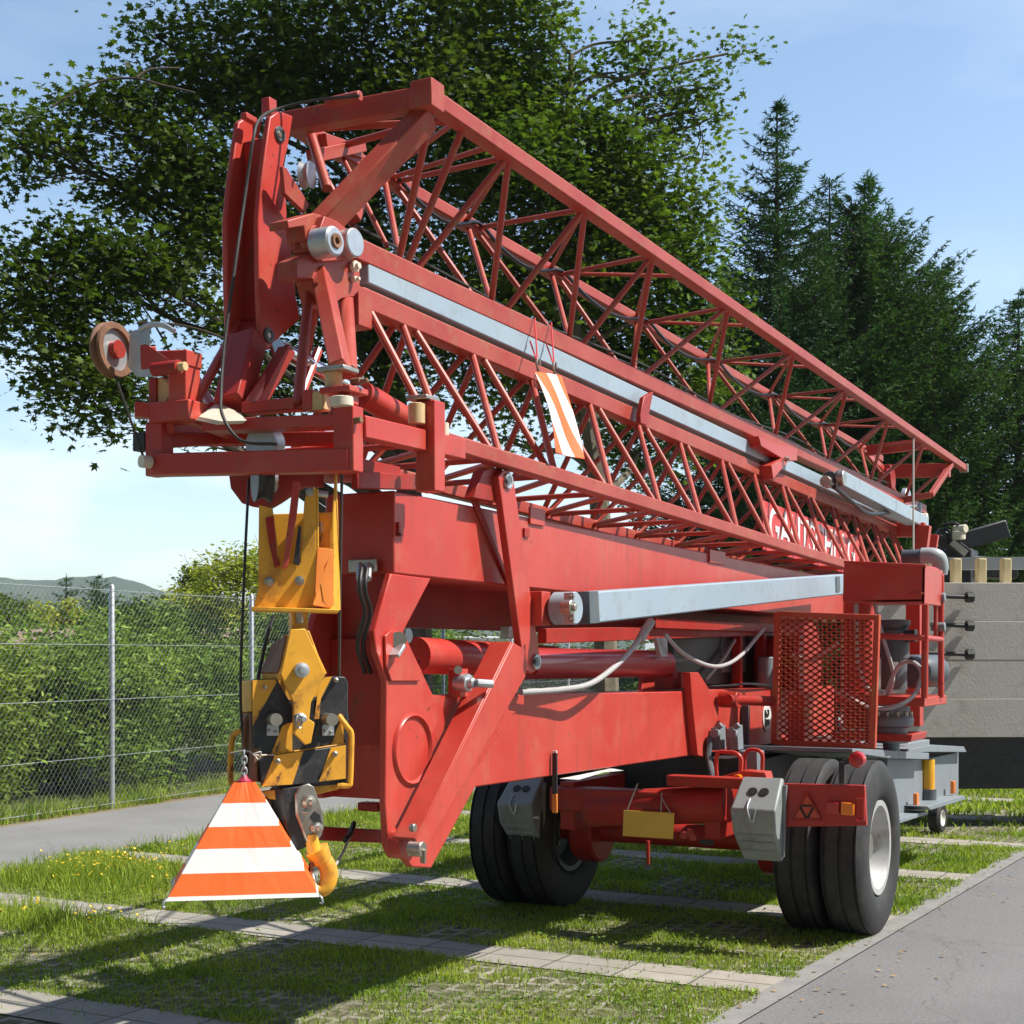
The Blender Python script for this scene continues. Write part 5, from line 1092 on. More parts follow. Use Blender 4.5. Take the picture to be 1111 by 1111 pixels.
part('hose', MB().path(crv([PX(906, 748, 9.1), PX(920, 756, 9.15), PX(940, 766, 9.2), PX(965, 768, 9.2), PX(990, 756, 9.25), PX(1000, 732, 9.3), PX(992, 719, 9.3), PX(978, 720, 9.35), PX(968, 735, 9.4), PX(962, 752, 9.4)], 7), .014), HOSEW, bev=0)
part('hose', MB().path(crv([PX(948, 652, 9.35), PX(956, 685, 9.35), PX(968, 725, 9.4), PX(968, 742, 9.4), PX(963, 754, 9.4)], 6), .013), HOSEW, bev=0)
TX = 9.25
def tb(pix, x, th): return MB().prism([PX(a, b, x) for a, b in pix], (th, 0, 0))
tray = part('cable_tray', tb([(916, 611), (1004, 615), (1003, 655), (914, 652)], TX, .025), RED)
p_, q_ = PX(916, 610, TX), PX(1005, 614, TX)
part('tray_rim', MB().beam(p_, q_, .03, .02), RED, tray)
part('tray_side', MB().prism([PX(1004, 614, TX), PX(1003, 655, TX), PX(1003, 655, TX) + V3((.55, 0, 0)), PX(1004, 614, TX) + V3((.55, 0, 0))], (0, .02, 0)), RED, tray)
part('tray_floor', MB().box(((TX + TX + .55) / 2, (PX(914, 652, TX).y + PX(1003, 655, TX).y) / 2, PX(960, 652, TX).z), (.55, abs(PX(914, 652, TX).y - PX(1003, 655, TX).y) - .03, .02)), RED, tray)
part('tray_ledge', MB().beam(PX(986, 643, TX - .005), PX(1002, 644, TX - .005), .01, .012), RED, tray)
plx = 9.45
plat = part('motor_platform', MB().prism([PX(a, b, 9.3) for a, b in [(905, 752), (1003, 757), (1003, 767), (905, 762)]], (.7, 0, 0)), RED)
part('railing', MB().tube(PX(1004, 656, TX), PX(1003, 757, 9.3), .022, 14), RED, bev=0); part('railing', MB().tube(PX(1021, 622, 9.8), PX(1021, 757, 9.8), .020, 14), RED, bev=0)
part('railing', MB().tube(PX(952, 690, 9.2), PX(1003, 692, TX), .02, 12), RED, bev=0); part('railing', MB().tube(PX(1003, 692, TX), PX(1021, 694, 9.8), .02, 12), RED, bev=0)
part('railing', MB().path(crv([PX(1003, 617, TX + .3), PX(1015, 619, 9.7), PX(1021, 626, 9.8)], 4), .02, 10), RED, bev=0); part('railing', MB().tube(PX(1015, 650, 9.75), PX(1015, 694, 9.75), .013, 10), RED, bev=0)
mb = MB(); mb.cyl(PX(1018, 648, 9.78), (0, 1, 0), .03, .09, 12); mb.cyl(PX(1018, 680, 9.78), (0, 1, 0), .03, .09, 12); part('rail_clamp', mb, GREYD, bev=0)
mc = PX(970, 700, 9.55); mc.x = 9.55; zz = lambda py: PX(970, py, 9.55).z
mb = MB(); mb.lathe((mc.x, mc.y, zz(748)), (0, 0, 1), [(0, .06), (.0, .085), (zz(715) - zz(748), .085), (zz(714) - zz(748), .098), (zz(700) - zz(748), .10), (zz(684) - zz(748), .098), (zz(682) - zz(748), .085), (zz(678) - zz(748), .105), (zz(673) - zz(748), .106), (zz(672) - zz(748), .03)], 28)
mo = part('slew_motor', mb, DGREY, bev=0); part('motor_plate', MB().box((mc.x - .10, mc.y - .03, zz(722)), (.012, .035, .05)), WHT, mo, bev=0); part('terminal_box', MB().box((mc.x - .02, mc.y - .12, zz(690)), (.09, .06, .08)), BLK, mo)
m2 = PX(1002, 728, 9.9); part('pump_motor', MB().lathe(m2, (1, -.5, 0), [(-.16, .02), (-.16, .10), (-.13, .112), (.12, .112), (.16, .09), (.17, .02)], 26), DGREY, bev=0)
sgp = PX(968, 790, 9.55)
mb = MB(); mb.lathe((sgp.x, sgp.y, PX(968, 806, 9.55).z), (0, 0, 1), [(0, .10), (.02, .115), (.06, .115), (.07, .10), (.10, .10), (.115, .135), (.16, .14), (.18, .13), (.19, .115), (.26, .115), (.27, .05)], 30); sgr = part('slew_gear', mb, GREYD, bev=0)
mb = MB()
for k in range(12): mb.cyl((sgp.x + .122 * cos(k * pi / 6), sgp.y + .122 * sin(k * pi / 6), PX(968, 806, 9.55).z + .195), (0, 0, 1), .013, .03, 6)
part('bolt', mb, STEEL, sgr, bev=0)
part('gear_base', MB().prism([PX(a, b, 9.4) for a, b in [(902, 795), (990, 797), (988, 805), (902, 803)]], (.45, 0, 0)), RED)
part('gear_web', MB().prism([PX(a, b, 9.5) for a, b in [(950, 770), (966, 796), (950, 797)]], (.03, 0, 0)), RED)
part('gear_shaft', MB().cyl(PX(967, 812, 9.6), (0, 0, 1), .055, .10, 20), GREYD, bev=0)

# ---- grey undercarriage with folded outrigger legs
uc = part('undercarriage', MB().prism([V3((9.7, -.80, .90)), V3((11.4, -.95, .90)), V3((11.4, .6, .90)), V3((9.7, .6, .90))], (0, 0, .05)), GREYD, bev=.008)
def leg(pix, y, th, m=GREYD): return MB().prism([PY(a, b, y) for a, b in pix], (0, th, 0))
L1 = part('outrigger_leg', leg([(963, 823), (1000, 824), (1004, 884), (968, 893), (961, 880)], -1.02, .05), GREYD, uc)
part('leg_flange', MB().prism([PY(a, b, -1.12) for a, b in [(972, 890), (1005, 880), (1008, 883), (975, 894)]], (0, .4, 0)), GREYD, L1)
part('leg_flange', MB().prism([PY(a, b, -1.12) for a, b in [(925, 812), (966, 814), (1008, 817), (1008, 824), (966, 823), (925, 817)]], (0, .7, 0)), GREYD, L1)
L2 = part('outrigger_leg', leg([(1008, 823), (1040, 816), (1040, 862), (1008, 873)], -1.05, .05), GREYD, uc)
part('leg_flange', MB().prism([PY(a, b, -1.18) for a, b in [(1006, 875), (1046, 863), (1049, 867), (1010, 879)]], (0, .4, 0)), GREYD, L2)
part('leg_flange', MB().prism([PY(a, b, -1.12) for a, b in [(985, 813), (1012, 808), (1046, 810), (1049, 816), (1010, 816), (985, 817)]], (0, .7, 0)), GREYD, L2)
mb = MB(); mb.tube(PY(1006, 824, -1.04), PY(1006, 856, -1.04), .055, 22); part('marker_tube', mb, mat('signal_yellow_paint', (.80, .50, .015), .4, col2=(.74, .30, .02), scale=5), L1, bev=0)
part('jack', MB().tube(PY(1006, 856, -1.04), PY(1006, 876, -1.04), .068, 22), DGREY, L1, bev=0)
for a, b, y in ((994, 868, -1.08), (1034, 854, -1.11)): part('side_marker', MB().box(PY(a, b, y), (.07, .03, .10)), LENSO, uc, bev=.006)
jwx = PZ(1017, 904, 0)
jw = part('jockey_wheel', MB().lathe((jwx.x, jwx.y, .14), (.1, 1, 0), [(-.05, .07), (-.055, .115), (-.035, .14), (.035, .14), (.055, .115), (.05, .07)], 32, closed=True), RUB, uc, bev=0); part('rim', MB().lathe((jwx.x, jwx.y, .14), (-.1, -1, 0), [(-.05, .08), (.04, .08), (.052, .072), (.03, .05), (.03, .01)], 24), WHT, jw, bev=0)
part('wheel_fork', MB().beam((jwx.x + .05, jwx.y + .08, .30), (jwx.x - .9, jwx.y + .2, .34), .22, .05), GREYD, uc)

# ---- concrete counterweight, rods, things on top of it
CA = radians(31); cu = V3((sin(CA), -cos(CA), 0)); cn = V3((-cos(CA), -sin(CA), 0)); C0 = PD(1030, HZ, 13.3); C0.z = 0
cw = empty('concrete_ballast', C0, 'stack of pale concrete ballast slabs with black tie rods at the right edge', 'ballast')
Rc = Matrix((cu, -cn, ZV)).transposed(); CE = C0 - cu * .72
def cb(u0, u1, z0, z1, d0, d1): return MB().box(CE + cu * ((u0 + u1) / 2) - cn * ((d0 + d1) / 2) + ZV * ((z0 + z1) / 2), (abs(u1 - u0), abs(d1 - d0), z1 - z0), Rc)
zt = 1.6 + (712 - 632) / F * 13.3; zb = 1.6 - (800 - 712) / F * 13.3; nh = 4; hh_ = (zt - zb) / nh
for k in range(nh): build('concrete_slab', cb(-.004 * (k % 2), 2.2, zb + k * hh_, zb + (k + 1) * hh_ - .0015, .002 * (k % 2), 1.0), CONC, cw, bev=.004)
build('ballast_frame', cb(.1, 2.1, .35, zb - .002, .15, .9), BLK, cw, bev=.01)
for k in (.15, 1.9):
    build('frame_leg', cb(k, k + .2, 0, .36, .2, .8), BLK, cw, bev=.01)
def CP(px, py, d=.06):
    r = ray(px, py); t_ = ((C0 + cn * d) - CAM).dot(cn) / r.dot(cn); return CAM + r * t_
for py, x0 in ((648, 1010), (679, 1010), (710, 1007)):
    td = build('tie_rod', MB().tube(CP(x0, py - 1.5), CP(1050, py), .020, 12), BLK, cw); build('rod_nut', MB().cyl(CP(1052, py), cu, .05, .07, 8), BLK, td)
for px in (983, 1009, 1037, 1064, 1091): build('stacking_post', MB().beam(CP(px, 633, -.3), CP(px, 606, -.3), .10, .085, up=cu), WOOD, cw, bev=.012)
build('top_rail', MB().beam(CP(985, 612, -.5), CP(1111, 611, -.5), .08, .12), GREYD, cw)
mb = MB(); mb.path(crv([PX(1000, 603, 9.9), PX(1012, 603, 9.9), PX(1018, 606, 9.92), PX(1020, 614, 9.94), PX(1019, 622, 9.95)], 5), .055, 18); part('vent_pipe', mb, mat('pale_grey_plastic', (.36, .40, .42), .45), bev=0); part('vent_pipe', MB().cyl(PX(995, 604, 9.9), (0, 1, 0), .05, .2, 18), DGREY, bev=0)
# banner beside the mast, with its lettering
BY = -.115; bz = lambda X: 2.535 - .0245 * (X - 9.85)
bn = part('name_banner', MB().prism([V3((9.82, BY, bz(9.82) - .175)), V3((12.5, BY, bz(12.5) - .175)), V3((12.5, BY, bz(12.5) + .175)), V3((9.82, BY, bz(9.82) + .175))], (0, .012, 0)), BANNER, bev=0)
put_text('lettering', 'GAUTSCHI AG', .37, V3((11.14, BY - .004, bz(11.14) + .002)), (1, 0, -.0245), (.0245, 0, 1), LETW, bn, sx=1.0, bold=.006, ex=.002)

# ------------------------------------------------------------------ black machinery behind the counterweight
mx_c = PD(1035, HZ, 17.5); mx_c.z = 0
mach = empty('loading_crane', mx_c, 'black folded loader crane with hydraulic fittings standing behind the concrete slabs at right', 'loader crane')
def Mp(px, py, d=17.5): return PD(px, py, d)
mb = MB(); mb.beam(V3((mx_c.x, mx_c.y, 0)), V3((mx_c.x, mx_c.y, 2.9)), .5, .45, up=(1, 0, 0)); build('post', mb, BLK, mach, bev=.02)
mb = MB(); mb.beam(Mp(1000, 600), Mp(1090, 574), .3, .22); mb.beam(Mp(1004, 612), Mp(1100, 618), .35, .25); build('boom', mb, BLK, mach, bev=.02)
mb = MB(); mb.beam(Mp(1016, 578, 17.1), Mp(1046, 600, 17.1), .12, .14); build('ram', mb, BLK, mach, bev=.01); mb = MB(); mb.beam(Mp(1032, 588, 17.0), Mp(1048, 601, 17.0), .05, .08); build('ram_rod', mb, STEEL, mach)
mb = MB(); mb.cyl(Mp(1040, 581, 17.0), (0, 0, 1), .08, .10, 14); mb.cyl(Mp(1042, 574, 17.0), (.5, 1, 0), .05, .16, 12); build('valve', mb, CREAM, mach)
for (a, b, c, d) in ((1014, 582, 1022, 592), (1024, 574, 1030, 590), (1010, 590, 1018, 606), (1022, 570, 1046, 576)):
    build('hose', MB().path(crv([Mp(a, b, 17.05), Mp((a + c) / 2 + 3, (b + d) / 2 - 5, 17.0), Mp(c, d, 17.05)], 6), .02, 8), HOSEB, mach)

# ------------------------------------------------------------------ hook block hanging under the nose
HC = PX(320, 712, 4.12); s_ = F / (HC - CAM).dot(FWD); HA = radians(8)
hu = (RGT * cos(HA) + FWD * sin(HA)); hn = (-FWD * cos(HA) + RGT * sin(HA))
def H(px, py, d=0):
    r = ray(px, py); return CAM + r * (((HC + hn * d) - CAM).dot(hn) / r.dot(hn))
hook = empty('hook_block', H(320, 970), 'yellow hook block with black hazard stripes hanging on ropes below the nose', 'hook block')
def hp_(name, mb, m=YEL, par=None, bev=.003): return build(name, mb, m, par or hook, bev=bev)
def hplate(pix, d, th): return MB().prism([H(a, b, d) for a, b in pix], hn * th)
# upper bracket: base plate, two cheeks, spout
br_ = hp_('bracket', hplate([(281, 548), (296, 552), (304, 611), (326, 611), (330, 545), (334, 530), (343, 530), (344, 658), (336, 665), (274, 663), (280, 640)], .0, .012))
hp_('bracket_flange', hplate([(274, 659), (368, 662), (366, 666), (274, 664)], -.02, .10), YEL, br_)
hp_('bracket_side', MB().prism([H(363, 512, -.06), H(363, 645, -.06), H(367, 662, -.06), H(357, 662, .03), H(360, 640, .0), H(360, 560, -.02)], hu * .01), YEL, br_)
hp_('back_plate', hplate([(295, 558), (362, 556), (362, 650), (295, 650)], -.16, .012), YEL, br_)
hp_('cheek', MB().prism([H(343, 530, .012), H(344, 658, .012), H(344, 658, -.10), H(343, 530, -.10)], hu * .008), YEL, br_)
hp_('spout', MB().prism([H(344, 594, .004), H(361, 596, .004), H(361, 640, .004), H(363, 655, .05), H(357, 660, .055), H(339, 657, .055), H(342, 642, .02)], hn * .008), ORG, br_)
hp_('data_plate', MB().box(H(347, 572, -.06), (.01, .02, .04)), GALV, br_, 0)
hp_('side_board', hplate([(345, 556), (358, 557), (358, 594), (345, 594)], -.07, .01), YEL, br_)
mb = MB(); bolt(mb, H(292, 631, .02), hn, .017, .02); bolt(mb, H(325, 630, .02), hn, .017, .02); bolt(mb, H(336, 534, .02), hn, .015, .016); hp_('bolt', mb, STEEL, br_, 0)
hp_('cross_pin', MB().tube(H(340, 535, -.03), H(356, 537, -.03), .012, 12), GALV, br_, 0)
hp_('latch_tongue', MB().prism([H(a, b, .03) for a, b in [(318, 522), (326, 524), (322, 560), (312, 616), (306, 618), (308, 606), (314, 556)]], hn * .02), RED, br_)
hp_('latch_tongue', MB().prism([H(a, b, .01) for a, b in [(288, 562), (297, 560), (300, 600), (304, 614), (298, 616), (292, 590)]], hn * .015), REDD, br_)
hp_('rub_strip', hplate([(318, 612), (324, 570), (327, 572), (325, 614)], .014, .012), BLK, br_)
# neck and middle plate: the block below hangs turned further to the right
HA = radians(24); hu = (RGT * cos(HA) + FWD * sin(HA)); hn = (-FWD * cos(HA) + RGT * sin(HA))
hp_('neck', hplate([(313, 663), (330, 663), (330, 684), (313, 686)], -.05, .05)); hp_('swivel', MB().tube(H(324, 660, .0), H(325, 676, .0), .014, 12), STEEL, None, 0)
md = hp_('centre_plate', hplate([(314, 683), (330, 682), (352, 731), (344, 745), (336, 762), (334, 780), (340, 784), (336, 806), (330, 808), (317, 795), (317, 762), (303, 731)], .06, .018))
hp_('centre_plate', hplate([(306, 690), (334, 684), (352, 731), (344, 745), (330, 760), (310, 760), (284, 730)], -.14, .018))
hp_('hood', MB().prism([H(312, 690, .06), H(303, 731, .06), H(284, 731, -.14), H(296, 700, -.14)], hu * -.006 + UP * .004), RUST, md); hp_('hood_edge', MB().prism([H(303, 731, .06), H(304, 738, .06), H(285, 738, -.14), H(284, 731, -.14)], hu * .006), YEL, md)
mb = MB(); bolt(mb, H(327, 727, .09), hn, .026, .03, 18); bolt(mb, H(325, 779, .09), hn, .018, .05); hp_('bolt', mb, GALV, md, 0)
mb = MB(); mb.path(crv([H(322, 777, .11), H(321, 786, .12), H(326, 790, .12), H(328, 781, .11)], 4), .004, 6); hp_('split_pin', mb, STEEL, md, 0)
hp_('bent_edge', MB().prism([H(331, 683, .07), H(353, 731, .07), H(353, 731, .0), H(331, 683, .0)], hu * .006), YEL, md)
# sheave cheeks with hazard stripes
chk = hp_('cheek_plate', hplate([(273, 737), (299, 736), (301, 740), (317, 768), (318, 790), (334, 806), (342, 790), (346, 742), (352, 734), (372, 734), (376, 740), (375, 850), (300, 856), (274, 846)], .0, .02), BLK)
def stripe(pix, d=.0205): hp_('stripe', hplate(pix, d, .002), YEL, chk, 0)
stripe([(274, 738), (298, 737), (300, 740), (274, 788)]); stripe([(294, 818), (306, 788), (311, 785), (317, 784), (317, 816), (310, 818)])
stripe([(346, 742), (352, 735), (360, 734), (348, 758), (346, 780), (341, 780)]); stripe([(357, 812), (372, 775), (373, 812)])
hp_('cheek_plate', hplate([(262, 738), (300, 738), (330, 770), (345, 740), (372, 735), (372, 848), (262, 848)], -.20, .015), YEL)
hp_('side_plate', MB().prism([H(274, 738, .0), H(274, 772, .0), H(262, 773, -.2), H(262, 739, -.2)], hu * -.006), YEL, chk); hp_('side_plate', MB().prism([H(274, 773, .0), H(274, 848, .0), H(264, 846, -.19), H(263, 774, -.19)], hu * -.006), RUST, chk)
for a in (297, 357):
    mb = MB(); mb.tube(H(a - 3, 780, .02), H(a - 3, 780, .02) + hn * .075, .022, 18); pn = hp_('sheave_pin', mb, STEEL, chk, 0); mb = MB(); mb.prism([H(a - 8, 786, .022), H(a + 5, 787, .022), H(a + 5, 798, .022), H(a - 8, 798, .022)], hn * .008); hp_('keeper', mb, GALV, pn, .001); mb = MB(); bolt(mb, H(a - 5, 793, .033), hn, .006, .010); bolt(mb, H(a + 2, 794, .033), hn, .006, .010); hp_('bolt', mb, STEEL, pn, 0)
for a in (297, 352):
    hp_('sheave', MB().lathe(H(a, 780, -.09), hn, [(-.03, .03), (-.03, .085), (0, .07), (.03, .085), (.03, .03)], 30), BLK, None, 0)
# lower band
bd = hp_('band', hplate([(280, 822), (298, 819), (375, 808), (375, 845), (342, 850), (283, 853)], .03, .012), BLK)
def st2(pix): hp_('stripe', hplate(pix, .0425, .002), YEL, bd, 0)
st2([(298, 819.5), (329, 815), (317, 851), (284, 853)]); st2([(359, 811), (375, 808.5), (375, 844.5), (346, 848)])
mb = MB(); bolt(mb, H(301, 826, .05), hn, .010, .02); bolt(mb, H(363, 818, .05), hn, .010, .02); bolt(mb, H(287, 746, .025), hn, .008, .02); bolt(mb, H(364, 738, .025), hn, .008, .02); hp_('bolt', mb, STEEL, bd, 0)
hp_('band_cap', MB().prism([H(280, 822, .03), H(375, 808, .03), H(375, 808, .0), H(280, 822, .0)], UP * .006), YEL, bd)
hp_('lower_plate', hplate([(283, 858), (366, 848), (366, 856), (340, 862), (303, 868), (290, 866)], -.01, .02)); hp_('lower_plate', hplate([(302, 852), (320, 850), (318, 868), (302, 868)], .01, .014), BLK)
hp_('guard_loop', MB().path(crv([H(367, 776, .03), H(376, 788, .04), H(381, 796, .04), H(381, 815, .04), H(380, 846, .04), H(378, 852, .04), H(366, 852, .03)], 5), .0105, 10), YEL, None, 0)
hp_('guard_loop', MB().path(crv([H(262, 792, -.1), H(254, 797, -.12), H(251, 806, -.12), H(250, 840, -.12), H(253, 852, -.12), H(266, 853, -.1)], 5), .0105, 10), YEL, None, 0)
hp_('guard_loop', MB().path(crv([H(271, 775, -.05), H(266, 790, -.05), H(266, 840, -.05)], 5), .009, 10), RUST, None, 0); hp_('guard_loop', MB().path([H(276, 812, .02), H(276, 848, .02)], .012, 10), RUST, None, 0)
hp_('tie_wire', MB().path(crv([H(250, 817, .02), H(270, 815, .05), H(280, 824, .06), H(283, 816, .06), H(275, 819, .06), H(298, 819, .05)], 5), .003, 6), ROPEL, None, 0)
# lower sheave, shank, hook
hx = (hn * .86 + hu * .5).normalized(); c = H(332, 876, .02)
def HH(px, py, d=0): return H(px, py, .05) + hx * d
_ = 0; cp_ = hp_('swivel_plate', MB().prism([HH(a, b, 0) for a, b in [(319, 862), (324, 853), (332, 850), (338, 853), (345, 872), (349, 888), (347, 905), (340, 916), (335, 921), (329, 908), (320, 884)]], hx * .012), STEEL)
hp_('swivel_plate', MB().prism([HH(a - 9, b, -.08) for a, b in [(314, 862), (324, 853), (332, 850), (338, 853), (345, 872), (349, 888), (347, 905), (338, 921), (325, 908), (312, 884)]], hx * .012), RUST, cp_)
hp_('swivel_block', MB().prism([HH(a, b, -.07) for a, b in [(308, 856), (334, 852), (340, 880), (337, 918), (322, 924), (312, 900)]], hx * .066), BLK, cp_)
mb = MB(); bolt(mb, HH(331, 870, .02), hx, .024, .02, 18); bolt(mb, HH(339, 898, .02), hx, .020, .02, 18); bolt(mb, HH(328, 881, .014), hx, .008, .012); hp_('bolt', mb, STEEL, cp_, 0)
hp_('slot', MB().prism([HH(a, b, .0125) for a, b in [(338, 880), (344, 884), (347, 898), (343, 904), (337, 892), (333, 886)]], hx * .002), BLK, cp_, 0)
hk = crv([H(338, 905, .05), H(340, 920, .05), H(344, 928, .05), H(353, 936, .05), H(357, 948, .05), H(354, 961, .05), H(346, 966, .05), H(337, 960, .05), H(334, 951, .05)], 6)
k = len(hk); hp_('hook', MB().path(hk, [.021 + .012 * math.sin(pi * i / (k - 1)) - .016 * (i / (k - 1)) ** 4 for i in range(k)], 14), YEL, None, 0)
hp_('hook_latch', MB().beam(H(339, 930, .05), H(336, 953, .06), .03, .012, up=hu), RUST, None)
hp_('hook_collar', MB().tube(H(343, 921, .05), H(350, 935, .05), .045, 16, .036), YEL, None, 0)
# ropes of the block
hp_('rope', MB().path(crv([PX(270, 520, NX + .05), H(266, 600, -.1), H(262, 700, -.08), H(261, 760, -.06), H(264, 800, -.05), H(270, 830, -.05)], 6), .0052, 8), ROPE, None, 0)
hp_('rope', MB().path([PX(371, 512, NX + .06), H(369, 640, -.02), H(368, 738, -.02)], .0055, 8), ROPE, None, 0)
hp_('rope', MB().path(crv([H(297, 668, -.18), H(290, 690, -.16), H(282, 725, -.16), H(279, 745, -.12)], 5), .007, 8), ROPE, None, 0)

# ------------------------------------------------------------------ striped warning pyramid hung from the block
WC = PX(265, 712, 3.93); sw = F / (WC - CAM).dot(FWD); WA = radians(10); wu = RGT * cos(WA) + FWD * sin(WA); wn = -FWD * cos(WA) + RGT * sin(WA)
def Wp(px, py, d=0): return WC + wu * ((px - 265) / sw) + UP * ((712 - py) / sw) + wn * d
wp = empty('warning_pyramid', Wp(265, 966), 'orange and white striped fabric pyramid hanging from the yellow hook block', 'warning marker')
ys = [848, 869, 892.5, 914, 937.5, 959, 963]
def half(y): t = (y - 848) / (963 - 848); return 11 + (78 - 11) * t
def dep(y): t = (y - 848) / (963 - 848); return (.03 + (.24 - .03) * t)
mb = MB()
for i in range(6):
    a, b = ys[i], ys[i + 1]; mi = 0 if i % 2 == 0 and i < 5 else 1
    R0 = [Wp(265 - half(a), a, dep(a)), Wp(265 + half(a), a, dep(a)), Wp(265 + half(a), a, -dep(a)), Wp(265 - half(a), a, -dep(a))]
    R1 = [Wp(265 - half(b), b, dep(b)), Wp(265 + half(b), b, dep(b)), Wp(265 + half(b), b, -dep(b)), Wp(265 - half(b), b, -dep(b))]
    n_ = 8
    for j in range(4):
        for k in range(n_):
            f0, f1 = k / n_, (k + 1) / n_; j2 = (j + 1) % 4
            def bl(R, f, y): 
                p = R[j].lerp(R[j2], f); sag = .0022 * math.sin(f * pi * 3 + y * .05) * math.sin(f * pi); return p + (wn if j in (0, 2) else wu) * sag
            mb.add([bl(R0, f0, a), bl(R1, f0, b), bl(R1, f1, b), bl(R0, f1, a)], [(0, 1, 2, 3)], mi)
build('cover', mb, [ORF, WHF], wp, smooth=False)
mb = MB()
q = [Wp(265 - 78, 964, -.235), Wp(265 + 78, 964, -.235)]
for k in range(7):
    a, b = q[0].lerp(q[1], k / 7), q[0].lerp(q[1], (k + 1) / 7); mb.add([a, b, b - UP * .018, a - UP * .018, a + wn * .003, b + wn * .003, b + wn * .003 - UP * .018, a + wn * .003 - UP * .018], [(0, 1, 2, 3), (7, 6, 5, 4), (3, 2, 6, 7)], k % 2)
build('back_hem', mb, [WHF, REDF], wp, smooth=False)
for sx in (-1, 1):
    for sd in (-1, 1): build('corner_hook', MB().path(crv([Wp(265 + sx * 77, 961, sd * .23), Wp(265 + sx * 80, 964, sd * .24), Wp(265 + sx * 81, 969, sd * .24), Wp(265 + sx * 78, 969, sd * .24)], 4), .004, 8), GALV, wp)
build('cap', MB().lathe(Wp(265, 848), UP, [(-.004, .026), (.004, .024), (.012, .014), (.024, .008)], 16), mat('crimson_cap', (.38, .02, .06), .5), wp)
ch = MB()
for i in range(5):
    y0 = 843 - i * 6.2; ax1 = wu if i % 2 else wn; pts = [Wp(265, y0 + 4.5 * sin(t), 0) + ax1 * (.009 * cos(t)) for t in np.linspace(0, 2 * pi, 13)]
    ch.path(pts, .0032, 6, caps=False)
build('chain', ch, GALV, wp)

# ------------------------------------------------------------------ striped warning flag hung from the lower chord of the upper jib section
fl = empty('warning_flag', PY(604, 400, -.15), 'orange and white striped warning flag tied to the red lattice boom', 'warning flag')
def FPt(u, v):
    tl, tr, bl_, br2 = PY(580, 403, -.17), PY(611, 408, -.17), PY(603, 491, -.425), PY(633, 498, -.425)
    p = (tl * (1 - u) + tr * u) * (1 - v) + (bl_ * (1 - u) + br2 * u) * v
    return p + V3((0, -.010 * math.sin(u * 4 + v * 3) - .015 * math.sin(v * pi), 0))
nu, nv = 60, 100; mb = MB(); vs_g = [FPt(i / nu, j / nv) for j in range(nv + 1) for i in range(nu + 1)]; fs = []; 
mb.v = vs_g
for j in range(nv):
    for i in range(nu):
        u, v = (i + .5) / nu, (j + .5) / nv; t = (u - .72 * (.65 * v + .35 * v * v)) % .75
        o = j * (nu + 1) + i; mb.f.append([o, o + nu + 1, o + nu + 2, o + 1]); mb.m.append(0 if t < .35 else 1)
fo = build('cloth', mb, [ORF, WHF], fl); sm = fo.modifiers.new('thick', 'SOLIDIFY'); sm.thickness = .003
for a, b in ((585, 400), (603, 404)):
    build('clip', MB().path(crv([PY(a, b + 4, -.15), PY(a - 3, b - 6, -.15), PY(a - 1, b - 12, -.15), PY(a + 1, b - 4, -.15)], 4), .006, 8), STEEL, fl)
    build('cord', MB().path([PY(a - 3, b - 10, -.15), PY(a - 10, b - 30, -.06)], .004, 6), REDF, fl); build('cord', MB().path([PY(a - 2, b - 10, -.15), PY(a - 5, b - 55, -.055)], .004, 6), REDF, fl)

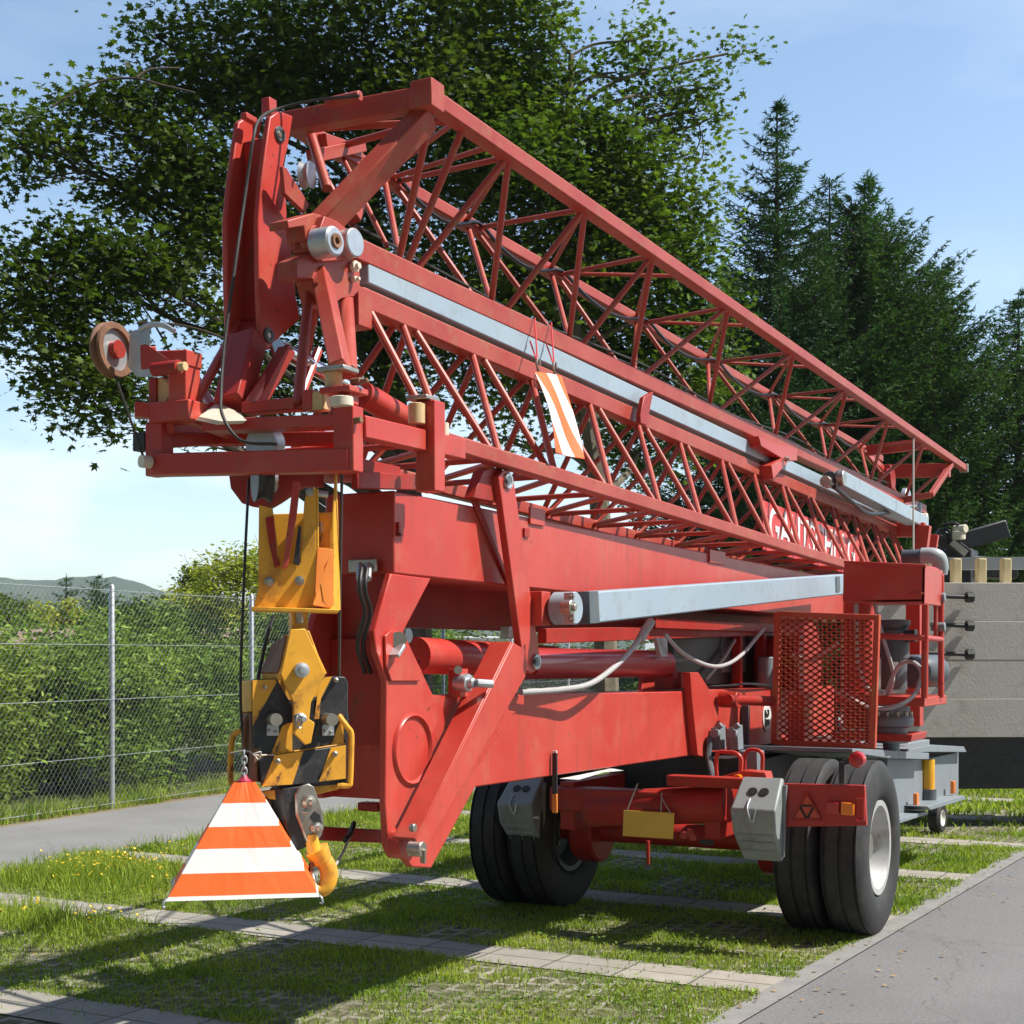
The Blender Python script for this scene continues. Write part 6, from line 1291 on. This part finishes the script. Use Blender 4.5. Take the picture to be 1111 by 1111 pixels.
# ------------------------------------------------------------------ wheel chocks in their holders
CHK1 = mat('grey_plastic', (.21, .235, .235), .5, col2=(.28, .305, .305), scale=3, dirt=(.13, .125, .11), dirt_amt=.7, dirt_scale=8); CHK2 = CHK1
def chock(px, py, x, sc_, lab, m):
    o = PX(px, py, x); root = empty('wheel_chock', o, lab, 'wheel chock', 'wheel chocks hung on the axle')
    def Q(a, b, d): return o + V3((-d, -a * sc_, b * sc_))
    # wedge: short top block, curved bearing face dropping away, side walls
    pr = [(-.17, .20, .16), (.17, .20, .16), (.17, .20, .0), (-.17, .20, .0)]
    mb = MB()
    sec = [(.225, .0), (.225, .03), (.065, .20), (-.06, .175), (-.225, .03), (-.225, .0)]   # height, depth forward
    wdt = [.115, .115, .128, .122, .110, .110]
    L_ = [Q(-w_, h, d) for (h, d), w_ in zip(sec, wdt)]; R_ = [Q(w_, h, d) for (h, d), w_ in zip(sec, wdt)]
    n = len(sec); mb.add(L_ + R_, [tuple(range(n)), tuple(range(2 * n - 1, n - 1, -1))] + [((i + 1) % n, i, n + i, n + (i + 1) % n) for i in range(n)])
    b = build('body', mb, m, root, bev=.012)
    for a in (-.03, .035): 
        c = Q(a, .155, .108); build('slot', MB().lathe(c, V3((-.69, 0, .73)), [(-.02, .027 * sc_), (.004, .027 * sc_), (.004, .001)], 18), TEXTB, root)
    mb = MB(); 
    for k, dd_ in ((-.075, .166), (-.12, .127), (-.17, .081)): mb.beam(Q(-.10, k, dd_), Q(.10, k, dd_), .012, .012)
    build('rib', mb, m, root); mb = MB(); mb.beam(Q(.128, .19, .03), Q(.112, -.2, .03), .02, .02); build('rib', mb, m, root)
    mb = MB(); mb.path(crv([Q(-.03, .12, .15), Q(-.028, .07, .205), Q(0, .0, .20), Q(.02, .07, .205)], 4), .005 * sc_, 6); build('retaining_clip', mb, GALV, root)
    return root
chock(829, 888, 7.56, 1.0, 'grey plastic wheel chock beside the red lamp board, in sunlight', CHK1)
chock(574, 880, 7.85, .95, 'dark grey wheel chock in shade in front of the far wheels', CHK2)

# ------------------------------------------------------------------ blank yellow plate hung on wires from the cross beam
ypo = PX(703, 895, 7.48); yp = empty('hanging_plate', ypo, 'blank yellow plate hanging on wires from the red axle beam', 'plate')
build('board', MB().prism([PX(a, b, 7.48) for a, b in [(676.5, 879), (731.5, 882), (730, 910.5), (675.5, 907)]], (.006, 0, 0)), PLATEY, yp, bev=.002)
for a, b, c, d in ((680, 880, 692, 850), (728, 883, 718, 866), (717, 882, 718, 860)): build('wire', MB().tube(PX(a, b, 7.478), PX(c, d, 7.50), .0035, 6), ROPEL, yp)
